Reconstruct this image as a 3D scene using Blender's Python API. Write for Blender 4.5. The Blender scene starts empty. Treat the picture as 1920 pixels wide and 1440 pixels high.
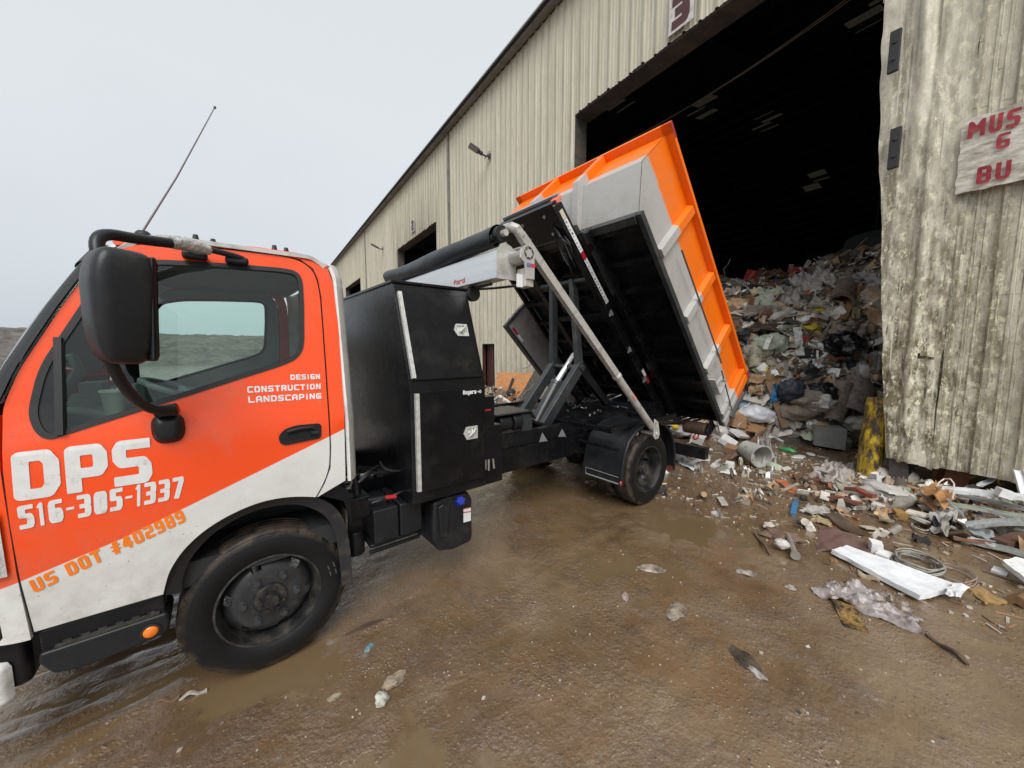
import bpy, bmesh, math, random
import numpy as np
from mathutils import Vector, Matrix, noise
from mathutils.geometry import delaunay_2d_cdt
R = math.radians
random.seed(7)
scene = bpy.context.scene
COL = scene.collection
# ------------------------------------------------------------------ camera
CAM = Vector((-0.0835, -3.2416, 1.76))
PITCH = math.atan((720 - 652) / 693)
AZ = R(51.2)                        # heading of the camera, measured from +X towards +Y
FW = Vector((math.cos(AZ) * math.cos(PITCH), math.sin(AZ) * math.cos(PITCH), -math.sin(PITCH)))
RT = Vector((math.sin(AZ), -math.cos(AZ), 0))
UP = RT.cross(FW)
cd = bpy.data.cameras.new("camera"); cam = bpy.data.objects.new("camera", cd); COL.objects.link(cam)
cd.sensor_width = 36; cd.lens = 36 * 693 / 1920; cd.clip_start = .05; cd.clip_end = 2000
cam.matrix_world = Matrix(((RT.x, UP.x, -FW.x, CAM.x), (RT.y, UP.y, -FW.y, CAM.y), (RT.z, UP.z, -FW.z, CAM.z), (0, 0, 0, 1)))
scene.camera = cam
# ------------------------------------------------------------------ sky and light (overcast)
SUN_EL, SUN_AZ = R(48), R(-125)      # soft bright quarter of the cloud, behind the viewer
w = bpy.data.worlds.new("World"); scene.world = w; w.use_nodes = True
nt = w.node_tree; nt.nodes.clear()
def nn(nt, t, **k):
    n = nt.nodes.new(t)
    for a, v in k.items(): setattr(n, a, v)
    return n
out = nn(nt, "ShaderNodeOutputWorld"); bg = nn(nt, "ShaderNodeBackground")
sky = nn(nt, "ShaderNodeTexSky", sky_type='NISHITA', sun_disc=False, sun_elevation=SUN_EL, sun_rotation=R(90) - SUN_AZ)
sky.air_density = 1.0; sky.dust_density = 4.0
hs = nn(nt, "ShaderNodeHueSaturation"); hs.inputs['Saturation'].default_value = .12; hs.inputs['Value'].default_value = 1.0
tc = nn(nt, "ShaderNodeTexCoord"); sx = nn(nt, "ShaderNodeSeparateXYZ")
ns = nn(nt, "ShaderNodeTexNoise"); ns.inputs['Scale'].default_value = 2.2; ns.inputs['Detail'].default_value = 4; ns.inputs['Roughness'].default_value = .5
cr = nn(nt, "ShaderNodeValToRGB")
cr.color_ramp.elements[0].position = 0; cr.color_ramp.elements[0].color = (3.35, 3.75, 4.15, 1)
cr.color_ramp.elements[1].position = .75; cr.color_ramp.elements[1].color = (4.5, 4.75, 4.95, 1)
ad = nn(nt, "ShaderNodeMath", operation='MULTIPLY_ADD'); ad.inputs[1].default_value = .55; 
mx = nn(nt, "ShaderNodeMix", data_type='RGBA'); mx.inputs['Factor'].default_value = .88
L = nt.links.new
L(tc.outputs['Generated'], sx.inputs[0]); L(tc.outputs['Generated'], ns.inputs['Vector'])
L(ns.outputs['Fac'], ad.inputs[0]); L(sx.outputs['Z'], ad.inputs[2]); L(ad.outputs[0], cr.inputs[0])
L(sky.outputs[0], hs.inputs['Color']); L(hs.outputs[0], mx.inputs['A']); L(cr.outputs[0], mx.inputs['B'])
L(mx.outputs['Result'], bg.inputs['Color']); bg.inputs['Strength'].default_value = .10
L(bg.outputs[0], out.inputs[0])
sd = bpy.data.lights.new("sun", 'SUN'); sd.energy = 1.5; sd.angle = R(40); sd.color = (1, .97, .93)
so = bpy.data.objects.new("sun", sd); COL.objects.link(so); so.location = (0, 0, 30)
sdir = Vector((math.cos(SUN_EL) * math.cos(SUN_AZ), math.cos(SUN_EL) * math.sin(SUN_AZ), math.sin(SUN_EL)))
so.rotation_euler = sdir.to_track_quat('Z', 'Y').to_euler()
vs = scene.view_settings; vs.view_transform = 'Standard'; vs.look = 'None'; vs.gamma = 1; vs.exposure = .8; vs.use_curve_mapping = False

# ------------------------------------------------------------------ pixel -> world helpers (authoring geometry only)
def ray(px, py): return RT * ((px - 960) / 693) - UP * ((py - 720) / 693) + FW
def G(px, py, z=0.0):
    d = ray(px, py); return CAM + d * ((z - CAM.z) / d.z)
def PL(axis, v, px, py):
    d = ray(px, py); return CAM + d * ((v - CAM[axis]) / d[axis])
# building frame: local x = depth into the building, y = along the wall, z up
BO = Vector((6.85, -2.78, 0)); BT = R(5)
BM = Matrix.Translation(BO) @ Matrix.Rotation(-BT, 4, 'Z'); BI = BM.inverted()
def B(d, s, z): return BM @ Vector((d, s, z))

# ------------------------------------------------------------------ materials
MATS = {}
def mat(name, col, rough=.5, metal=0., var=.12, scale=6., bump=0., bscale=80., dirt=None, coat=0., stretch=None, spec=.5, trans=0., alpha=1.):
    if name in MATS: return MATS[name]
    m = bpy.data.materials.new(name); MATS[name] = m; m.use_nodes = True
    nt = m.node_tree; L = nt.links.new; b = nt.nodes['Principled BSDF']
    b.inputs['Roughness'].default_value = rough; b.inputs['Metallic'].default_value = metal
    b.inputs['Coat Weight'].default_value = coat; b.inputs['Coat Roughness'].default_value = .06
    b.inputs['Specular IOR Level'].default_value = spec
    tc = nn(nt, "ShaderNodeTexCoord"); vec = tc.outputs['Object']
    if stretch:
        mp = nn(nt, "ShaderNodeMapping"); mp.inputs['Scale'].default_value = stretch; L(vec, mp.inputs[0]); vec = mp.outputs[0]
    n = nn(nt, "ShaderNodeTexNoise"); n.inputs['Scale'].default_value = scale; n.inputs['Detail'].default_value = 6; n.inputs['Roughness'].default_value = .6
    L(vec, n.inputs['Vector'])
    r = nn(nt, "ShaderNodeMapRange"); r.inputs['From Min'].default_value = .3; r.inputs['From Max'].default_value = .7
    r.inputs['To Min'].default_value = 1 - var; r.inputs['To Max'].default_value = 1 + var
    L(n.outputs['Fac'], r.inputs[0])
    mu = nn(nt, "ShaderNodeVectorMath", operation='MULTIPLY'); mu.inputs[0].default_value = col[:3]; L(r.outputs[0], mu.inputs[1])
    c = mu.outputs[0]
    if dirt:
        dc, amt, dsc = dirt
        n2 = nn(nt, "ShaderNodeTexNoise"); n2.inputs['Scale'].default_value = dsc; n2.inputs['Detail'].default_value = 8; n2.inputs['Roughness'].default_value = .7
        L(vec, n2.inputs['Vector'])
        r2 = nn(nt, "ShaderNodeMapRange"); r2.inputs['From Min'].default_value = .62 - amt * .4; r2.inputs['From Max'].default_value = .85 - amt * .4
        L(n2.outputs['Fac'], r2.inputs[0])
        mx = nn(nt, "ShaderNodeMix", data_type='RGBA'); L(r2.outputs[0], mx.inputs['Factor']); L(c, mx.inputs['A']); mx.inputs['B'].default_value = (*dc, 1)
        c = mx.outputs['Result']
    L(c, b.inputs['Base Color'])
    rr = nn(nt, "ShaderNodeMapRange"); rr.inputs['To Min'].default_value = max(.02, rough - .1); rr.inputs['To Max'].default_value = min(1, rough + .12)
    L(n.outputs['Fac'], rr.inputs[0]); L(rr.outputs[0], b.inputs['Roughness'])
    if bump:
        n3 = nn(nt, "ShaderNodeTexNoise"); n3.inputs['Scale'].default_value = bscale; n3.inputs['Detail'].default_value = 4; L(vec, n3.inputs['Vector'])
        bp = nn(nt, "ShaderNodeBump"); bp.inputs['Strength'].default_value = bump; bp.inputs['Distance'].default_value = .01
        L(n3.outputs['Fac'], bp.inputs['Height']); L(bp.outputs[0], b.inputs['Normal'])
    if trans: b.inputs['Transmission Weight'].default_value = trans
    if alpha < 1: b.inputs['Alpha'].default_value = alpha
    return m
def glass(name, tint, rough=.02, gloss=1.0):
    if name in MATS: return MATS[name]
    m = bpy.data.materials.new(name); MATS[name] = m; m.use_nodes = True
    nt = m.node_tree; nt.nodes.clear(); L = nt.links.new
    o = nn(nt, "ShaderNodeOutputMaterial"); t = nn(nt, "ShaderNodeBsdfTransparent"); t.inputs[0].default_value = (*tint, 1)
    g = nn(nt, "ShaderNodeBsdfGlossy"); g.inputs['Roughness'].default_value = rough
    f = nn(nt, "ShaderNodeFresnel"); f.inputs[0].default_value = 1.45
    ml = nn(nt, "ShaderNodeMath", operation='MULTIPLY'); ml.inputs[1].default_value = gloss; L(f.outputs[0], ml.inputs[0])
    mx = nn(nt, "ShaderNodeMixShader"); L(ml.outputs[0], mx.inputs[0]); L(t.outputs[0], mx.inputs[1]); L(g.outputs[0], mx.inputs[2]); L(mx.outputs[0], o.inputs[0])
    return m
def attr_mat(name, rough=.7, bump=.4, bscale=40.):
    """material of mixed rubbish: every piece brings its own colour as a vertex attribute, noise adds grime"""
    if name in MATS: return MATS[name]
    m = mat(name, (1, 1, 1), rough, var=.35, scale=9, bump=bump, bscale=bscale)
    nt = m.node_tree; L = nt.links.new
    a = nn(nt, "ShaderNodeAttribute", attribute_name="Col")
    mu = [n for n in nt.nodes if n.type == 'VECT_MATH'][0]
    L(a.outputs['Color'], mu.inputs[0])
    return m

# ------------------------------------------------------------------ mesh builder
class MB:
    def __init__(s, M=None): s.v = []; s.f = []; s.m = []; s.c = []; s.M = M; s.mi = 0; s.col = None
    def add(s, vs, fs, M=None):
        b = len(s.v)
        for p in vs:
            p = Vector(p)
            if M is not None: p = M @ p
            if s.M is not None: p = s.M @ p
            s.v.append(p)
        for f in fs: s.f.append([i + b for i in f]); s.m.append(s.mi); s.c.append(s.col)
        return s
    def box(s, c, size, M=None):
        x, y, z = (q / 2 for q in size); c = Vector(c)
        vs = [c + Vector((i * x, j * y, k * z)) for i in (-1, 1) for j in (-1, 1) for k in (-1, 1)]
        return s.add(vs, [(0, 1, 3, 2), (4, 6, 7, 5), (0, 4, 5, 1), (2, 3, 7, 6), (0, 2, 6, 4), (1, 5, 7, 3)], M)
    def bb(s, lo, hi, M=None): return s.box([(a + b) / 2 for a, b in zip(lo, hi)], [b - a for a, b in zip(lo, hi)], M)
    def beam(s, p0, p1, wd, ht, up=(0, 0, 1), ext=0):
        p0, p1 = Vector(p0), Vector(p1); d = (p1 - p0); l = d.length; d.normalize(); u = Vector(up)
        sd = d.cross(u)
        if sd.length < 1e-4: sd = d.cross(Vector((1, 0, 0)))
        sd.normalize(); u = sd.cross(d)
        M = Matrix(((d.x, sd.x, u.x, p0.x), (d.y, sd.y, u.y, p0.y), (d.z, sd.z, u.z, p0.z), (0, 0, 0, 1)))
        return s.bb((-ext, -wd / 2, -ht / 2), (l + ext, wd / 2, ht / 2), M)
    def cyl(s, p0, p1, r, n=20, r2=None, caps=True):
        r2 = r if r2 is None else r2; p0, p1 = Vector(p0), Vector(p1); d = (p1 - p0).normalized()
        a = d.orthogonal().normalized(); b = d.cross(a)
        vs = []
        for p, q in ((p0, r), (p1, r2)):
            for i in range(n):
                t = 2 * math.pi * i / n; vs.append(p + (a * math.cos(t) + b * math.sin(t)) * q)
        fs = [(i, (i + 1) % n, n + (i + 1) % n, n + i) for i in range(n)]
        if caps: fs += [tuple(range(n))[::-1], tuple(range(n, 2 * n))]
        return s.add(vs, fs)
    def tube(s, pts, r, n=8, closed=False, caps=True, flat=1.0):
        pts = [Vector(p) for p in pts]; k = len(pts); vs = []; fs = []
        d0 = (pts[1] - pts[0]).normalized(); a = d0.orthogonal().normalized()
        for i, p in enumerate(pts):
            d = (pts[(i + 1) % k if closed else min(i + 1, k - 1)] - pts[(i - 1) % k if closed else max(i - 1, 0)])
            d = d.normalized() if d.length > 1e-9 else d0
            a = (a - d * a.dot(d)); a = a.normalized() if a.length > 1e-6 else d.orthogonal().normalized()
            b = d.cross(a); rr = r[i] if isinstance(r, (list, tuple)) else r
            for j in range(n):
                t = 2 * math.pi * j / n; vs.append(p + a * math.cos(t) * rr + b * math.sin(t) * rr * flat)
        for i in range(k if closed else k - 1):
            for j in range(n):
                i2 = (i + 1) % k; fs.append((i * n + j, i * n + (j + 1) % n, i2 * n + (j + 1) % n, i2 * n + j))
        if caps and not closed: fs += [tuple(range(n))[::-1], tuple((k - 1) * n + j for j in range(n))]
        return s.add(vs, fs)
    def lathe(s, prof, n=48, M=None, holes=None):
        """profile [(r, y)] spun about local Y; holes(i, j) -> True leaves a face out"""
        k = len(prof); vs = [(r * math.cos(2 * math.pi * j / n), y, r * math.sin(2 * math.pi * j / n)) for r, y in prof for j in range(n)]
        fs = [(i * n + j, (i + 1) * n + j, (i + 1) * n + (j + 1) % n, i * n + (j + 1) % n) for i in range(k - 1) for j in range(n) if not (holes and holes(i, j))]
        return s.add(vs, fs, M)
    def grid(s, fn, nu, nv, M=None):
        vs = [fn(i / (nu - 1), j / (nv - 1)) for j in range(nv) for i in range(nu)]
        fs = [(j * nu + i, j * nu + i + 1, (j + 1) * nu + i + 1, (j + 1) * nu + i) for j in range(nv - 1) for i in range(nu - 1)]
        return s.add(vs, fs, M)
    def prism(s, poly, fn0, fn1):
        """poly of 2-D points; fn0/fn1 map a point to 3-D on the two faces"""
        n = len(poly); vs = [fn0(*p) for p in poly] + [fn1(*p) for p in poly]
        return s.add(vs, [tuple(range(n))[::-1], tuple(range(n, 2 * n))] + [(i, (i + 1) % n, n + (i + 1) % n, n + i) for i in range(n)])
    def build(s, name, mats, parent=None, smooth=35, bev=0, label=None, cat=None, group=None, kind=None, solid=0, loc=None, fixn=True, sub=0):
        me = bpy.data.meshes.new(name); o = bpy.data.objects.new(name, me); COL.objects.link(o)
        vs = s.v
        if parent is None and s.M is None and loc is None and vs:
            xs = [p.x for p in vs]; ys = [p.y for p in vs]
            loc = Vector(((min(xs) + max(xs)) / 2, (min(ys) + max(ys)) / 2, min(p.z for p in vs)))
        if loc is not None:
            loc = Vector(loc); o.location = loc; vs = [p - loc for p in vs]
        me.from_pydata([tuple(p) for p in vs], [], s.f)
        if not isinstance(mats, (list, tuple)): mats = [mats]
        for m in mats: me.materials.append(m)
        me.polygons.foreach_set('material_index', [min(i, len(mats) - 1) for i in s.m])
        if any(c is not None for c in s.c):
            ca = me.color_attributes.new("Col", 'FLOAT_COLOR', 'CORNER'); arr = []
            for p, c in zip(me.polygons, s.c): arr += list((*(c or (.5, .5, .5)), 1)) * p.loop_total
            ca.data.foreach_set('color', arr)
        if fixn:
            bm = bmesh.new(); bm.from_mesh(me); bmesh.ops.recalc_face_normals(bm, faces=bm.faces); bm.to_mesh(me); bm.free()
        if smooth:
            me.polygons.foreach_set('use_smooth', [True] * len(me.polygons)); me.set_sharp_from_angle(angle=R(smooth))
        me.update()
        if bev:
            b = o.modifiers.new('bevel', 'BEVEL'); b.width = bev; b.segments = 2; b.limit_method = 'ANGLE'; b.angle_limit = R(40); b.harden_normals = True
        if solid:
            b = o.modifiers.new('solid', 'SOLIDIFY'); b.thickness = abs(solid); b.offset = -1 if solid > 0 else 1
            if smooth: o.modifiers.new('split', 'EDGE_SPLIT').split_angle = R(min(smooth, 50))
        if sub:
            b = o.modifiers.new('sub', 'SUBSURF'); b.levels = b.render_levels = sub
        if parent is not None: o.parent = parent
        return tag(o, label, cat, group, kind)
def tag(o, label=None, cat=None, group=None, kind=None):
    if label: o['label'] = label
    if cat: o['category'] = cat
    if group: o['group'] = group
    if kind: o['kind'] = kind
    return o
def empty(name, loc=(0, 0, 0), rot=(0, 0, 0), parent=None, label=None, cat=None, group=None):
    o = bpy.data.objects.new(name, None); COL.objects.link(o); o.location = loc; o.rotation_euler = rot; o.empty_display_size = .1
    if parent is not None: o.parent = parent
    return tag(o, label, cat, group)
def fbm(x, y, z=0., o=4): return noise.fractal(Vector((x, y, z)), 1.0, 2.0, o)

# ------------------------------------------------------------------ squared stencil-like lettering (own vector strokes)
def lp(*p): return list(p)
OO = [(0, .12), (0, .88), (.12, 1), (.88, 1), (1, .88), (1, .12), (.88, 0), (.12, 0), (0, .12)]
S_ = [(1, 1), (.12, 1), (0, .88), (0, .62), (.12, .5), (.88, .5), (1, .38), (1, .12), (.88, 0), (0, 0)]
GL = {
 'D': [[(0, 0), (0, 1), (.8, 1), (1, .8), (1, .2), (.8, 0), (0, 0)]], 'O': [OO], '0': [OO], 'S': [S_],
 'P': [[(0, 0), (0, 1), (.86, 1), (1, .86), (1, .52), (.86, .38), (0, .38)]],
 '5': [[(1, 1), (0, 1), (0, .56), (.86, .56), (1, .43), (1, .13), (.86, 0), (0, 0)]], '1': [[(.1, .86), (.55, 1), (.55, 0)]],
 '6': [[(.95, 1), (.14, 1), (0, .86), (0, .14), (.14, 0), (.86, 0), (1, .14), (1, .42), (.86, .55), (0, .55)]],
 '9': [[(.05, 0), (.86, 0), (1, .14), (1, .86), (.86, 1), (.14, 1), (0, .86), (0, .58), (.14, .45), (1, .45)]],
 '8': [[(.12, .5), (0, .6), (0, .88), (.12, 1), (.88, 1), (1, .88), (1, .6), (.88, .5), (1, .4), (1, .12), (.88, 0), (.12, 0), (0, .12), (0, .4), (.12, .5), (.88, .5)]],
 '3': [[(0, 1), (.88, 1), (1, .88), (1, .6), (.88, .5), (1, .4), (1, .12), (.88, 0), (0, 0)], [(.88, .5), (.3, .5)]],
 '2': [[(0, 1), (.88, 1), (1, .88), (1, .62), (.88, .5), (.12, .5), (0, .38), (0, 0), (1, 0)]],
 '7': [[(0, 1), (1, 1), (1, .8), (.45, 0)]], '4': [[(.78, 0), (.78, 1), (.55, 1), (0, .4), (0, .28), (1, .28)]], '-': [[(.05, .5), (.95, .5)]],
 '#': [[(.25, 0), (.4, 1)], [(.6, 0), (.75, 1)], [(0, .33), (.95, .33)], [(.05, .67), (1, .67)]],
 'U': [[(0, 1), (0, .14), (.14, 0), (.86, 0), (1, .14), (1, 1)]], 'T': [[(0, 1), (1, 1)], [(.5, 1), (.5, 0)]],
 'E': [[(1, 1), (0, 1), (0, 0), (1, 0)], [(0, .5), (.85, .5)]], 'I': [[(.5, 0), (.5, 1)]], 'L': [[(0, 1), (0, 0), (1, 0)]],
 'G': [[(1, 1), (.14, 1), (0, .86), (0, .14), (.14, 0), (1, 0), (1, .45), (.5, .45)]], 'C': [[(1, 1), (.14, 1), (0, .86), (0, .14), (.14, 0), (1, 0)]],
 'N': [[(0, 0), (0, 1), (.1, 1), (.9, 0), (1, 0), (1, 1)]], 'R': [[(0, 0), (0, 1), (.86, 1), (1, .86), (1, .58), (.86, .45), (0, .45)], [(.55, .45), (1, 0)]],
 'A': [[(0, 0), (0, .8), (.2, 1), (.8, 1), (1, .8), (1, 0)], [(0, .4), (1, .4)]], 'M': [[(0, 0), (0, 1), (.5, .45), (1, 1), (1, 0)]],
 'B': [[(0, 0), (0, 1), (.86, 1), (1, .87), (1, .62), (.88, .5), (1, .38), (1, .13), (.86, 0), (0, 0)], [(0, .5), (.88, .5)]],
 'u': [[(0, .7), (0, .1), (.1, 0), (1, 0)], [(1, .7), (1, 0)]], 'y': [[(0, .7), (0, .1), (1, .1)], [(1, .7), (1, -.3), (.1, -.3)]],
 'e': [[(1, 0), (0, 0), (0, .7), (1, .7), (1, .35), (0, .35)]], 'r': [[(0, 0), (0, .7), (1, .7)]], 's': [[(1, .7), (0, .7), (0, .35), (1, .35), (1, 0), (0, 0)]],
 'o': [[(0, 0), (0, .7), (1, .7), (1, 0), (0, 0)]], 'f': [[(.4, 0), (.4, 1), (1, 1)], [(0, .6), (.9, .6)]], 'd': [[(1, 1), (1, 0), (0, 0), (0, .7), (1, .7)]],
}
def glyph(ch, gw, gh, t, N=40):
    """marching squares over the stroke field -> (verts2d, faces)"""
    if ch == '#': t *= .6
    segs = []
    for st in GL[ch]:
        P = [(t / 2 + x * (gw - t), t / 2 + y * (gh - t)) for x, y in st]
        closed = P[0] == P[-1]
        for i in range(len(P) - 1):
            segs.append((P[i], P[i + 1], (i == 0 and not closed), (i == len(P) - 2 and not closed)))
    y0 = -.4 * gh if ch == 'y' else -.02 * gh
    h = (gh * 1.02 - y0) / N; nx = int(gw * 1.04 / h) + 2; x0 = -.02 * gw
    X, Y = np.meshgrid(x0 + np.arange(nx + 1) * h, y0 + np.arange(N + 1) * h)
    F = np.full(X.shape, 9.)
    for a, b, e0, e1 in segs:
        dx, dy = b[0] - a[0], b[1] - a[1]; l = math.hypot(dx, dy); dx /= l; dy /= l
        u = (X - a[0]) * dx + (Y - a[1]) * dy; v = np.abs(-(X - a[0]) * dy + (Y - a[1]) * dx)
        lo = -t / 2 if e0 else 0; hi = l + (t / 2 if e1 else 0)
        F = np.minimum(F, np.maximum(np.maximum(lo - u, u - hi), v - t / 2))
        for q, e in ((a, e0), (b, e1)):
            if not e: F = np.minimum(F, np.hypot(X - q[0], Y - q[1]) - t / 2)
    vs = []; fs = []
    for j in range(N):
        for i in range(nx):
            c = [(i, j), (i + 1, j), (i + 1, j + 1), (i, j + 1)]; f = [F[b, a] for a, b in c]
            if min(f) >= 0: continue
            poly = []
            for k in range(4):
                fa, fb = f[k], f[(k + 1) % 4]; pa = c[k]; pb = c[(k + 1) % 4]
                A = (X[pa[1], pa[0]], Y[pa[1], pa[0]]); Bq = (X[pb[1], pb[0]], Y[pb[1], pb[0]])
                if fa < 0: poly.append(A)
                if (fa < 0) != (fb < 0):
                    q = fa / (fa - fb); poly.append((A[0] + (Bq[0] - A[0]) * q, A[1] + (Bq[1] - A[1]) * q))
            if len(poly) > 2: fs.append(list(range(len(vs), len(vs) + len(poly)))); vs += poly
    return vs, fs
def text2d(txt, W, H, tk, gap=.18, sp=.55):
    """lay a line of text out in a W x H box; returns verts in 0..1 and faces"""
    KW = lambda c: sp if c == ' ' else (.55 if c in '1I' else (.6 if c == '-' else (1.35 if c == 'M' else 1)))
    un = sum(KW(c) for c in txt) + gap * (len(txt) - 1)
    cw = W / un; x = 0; V = []; Fc = []
    for c in txt:
        k = KW(c)
        if c != ' ':
            vs, fs = glyph(c, cw * k, H, min(tk * H, cw * k * .48)); b = len(V)
            V += [((x + a) / W, q / H) for a, q in vs]; Fc += [[i + b for i in f] for f in fs]
        x += (k + gap) * cw
    return V, Fc
def letters(name, txt, quad, surf, m, parent, tk=.2, gap=.18, label=None, N=26):
    """quad: (BL, BR, TR, TL) in surface coordinates; surf maps (u, v) to 3-D"""
    bl, br, tr, tl = quad; W = math.dist(bl, br); H = (math.dist(bl, tl) + math.dist(br, tr)) / 2
    V, Fc = text2d(txt, W, H, tk, gap); mb = MB()
    def q(u, v):
        a = [bl[i] + (br[i] - bl[i]) * u for i in (0, 1)]; b = [tl[i] + (tr[i] - tl[i]) * u for i in (0, 1)]
        return surf(a[0] + (b[0] - a[0]) * v, a[1] + (b[1] - a[1]) * v)
    mb.add([q(*p) for p in V], Fc)
    return mb.build(name, m, parent, smooth=0, label=label, fixn=False)
def inside(p, poly):
    x, y = p; r = False; n = len(poly)
    for i in range(n):
        x1, y1 = poly[i]; x2, y2 = poly[(i + 1) % n]
        if (y1 > y) != (y2 > y) and x < (x2 - x1) * (y - y1) / (y2 - y1) + x1: r = not r
    return r
def panel(mb, outer, holes, surf, step=.06):
    """planar outline with holes, triangulated with inner points and lifted onto a curved surface"""
    def dens(P):
        o = []
        for i in range(len(P)):
            a, b = P[i], P[(i + 1) % len(P)]; k = max(1, int(math.dist(a, b) / step))
            o += [(a[0] + (b[0] - a[0]) * t / k, a[1] + (b[1] - a[1]) * t / k) for t in range(k)]
        return o
    loops = [dens(outer)] + [dens(h) for h in holes]
    pts = []; ed = []
    for l in loops:
        b = len(pts); pts += l; ed += [(b + i, b + (i + 1) % len(l)) for i in range(len(l))]
    xs = [p[0] for p in outer]; ys = [p[1] for p in outer]
    x = min(xs) + step * .5
    while x < max(xs):
        y = min(ys) + step * .5
        while y < max(ys):
            if inside((x, y), loops[0]) and not any(inside((x, y), h) for h in loops[1:]) and min(math.dist((x, y), p) for p in pts[:sum(map(len, loops))]) > step * .5:
                pts.append((x, y))
            y += step
        x += step
    r = delaunay_2d_cdt([Vector(p) for p in pts], ed, [], 0, 1e-6)
    V = [tuple(p) for p in r[0]]; fs = []
    for f in r[2]:
        c = (sum(V[i][0] for i in f) / len(f), sum(V[i][1] for i in f) / len(f))
        if inside(c, loops[0]) and not any(inside(c, h) for h in loops[1:]): fs.append(f)
    return mb.add([surf(*p) for p in V], fs)

# ================================================================== GROUND, HILL
def sst(a, b, x):
    t = max(0, min(1, (x - a) / (b - a))); return t * t * (3 - 2 * t)
LEVEL = -.008
def gh(x, y):
    z = .016 * fbm(x * .45, y * .45) + .008 * fbm(x * 1.9, y * 1.9, 5)
    near = 1 - sst(6, 14, math.hypot(x, y + 3))
    if near > 0:
        tr = (1 - sst(-.75, .15, x)) * (1 - sst(-.2, .8, y)) + .55 * math.exp(-((x - .85) / .35) ** 2) * sst(-1.5, -.8, y) + .35 * math.exp(-((y + 1.55 - .12 * x) / .22) ** 2) * sst(.8, 1.6, x)
        z += near * tr * (.009 + .028 * fbm(x * 1.3 + .5 * y, y * 10 - x * 1.2, 2, 3) + .010 * fbm(x * 7, y * 22, 8, 2))
        z += near * (.006 * fbm(x * 6, y * 6, 3, 3) + .0035 * fbm(x * 14, y * 14, 5, 2)) * sst(-.25, .35, fbm(x * .8, y * .8, 11, 2) + .2)
        rub = sst(3.0, 4.2, x + .35 * (-y - 2)) * sst(1.9, 3.2, -y + .2 * x)
        z += near * rub * .02 * fbm(x * 3, y * 3, 21, 4)
    for wx, wy in ((0, -.85), (3.62, -.95), (0, .85), (3.62, .95)):
        q = math.exp(-((x - wx) / .35) ** 2 - ((y - wy) / .3) ** 2); z = z * (1 - q) + (-.012) * q
    return max(z, LEVEL)
def axis(lo, hi, st, far, g=1.16):
    a = list(np.arange(lo, hi, st)); x = a[-1]; d = st
    while x < far: d *= g; x += d; a.append(x)
    x = a[0]; d = st; pre = []
    while x > -far: d *= g; x -= d; pre.append(x)
    return pre[::-1] + a
gx = axis(-2.2, 7.0, .034, 420); gy = axis(-3.3, 1.6, .034, 420)
gm = MB(); gm.v = [Vector((x, y, gh(x, y))) for y in gy for x in gx]; n = len(gx)
gm.f = [(j * n + i, j * n + i + 1, (j + 1) * n + i + 1, (j + 1) * n + i) for j in range(len(gy) - 1) for i in range(n - 1)]
gm.m = [0] * len(gm.f); gm.c = [None] * len(gm.f)
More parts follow.
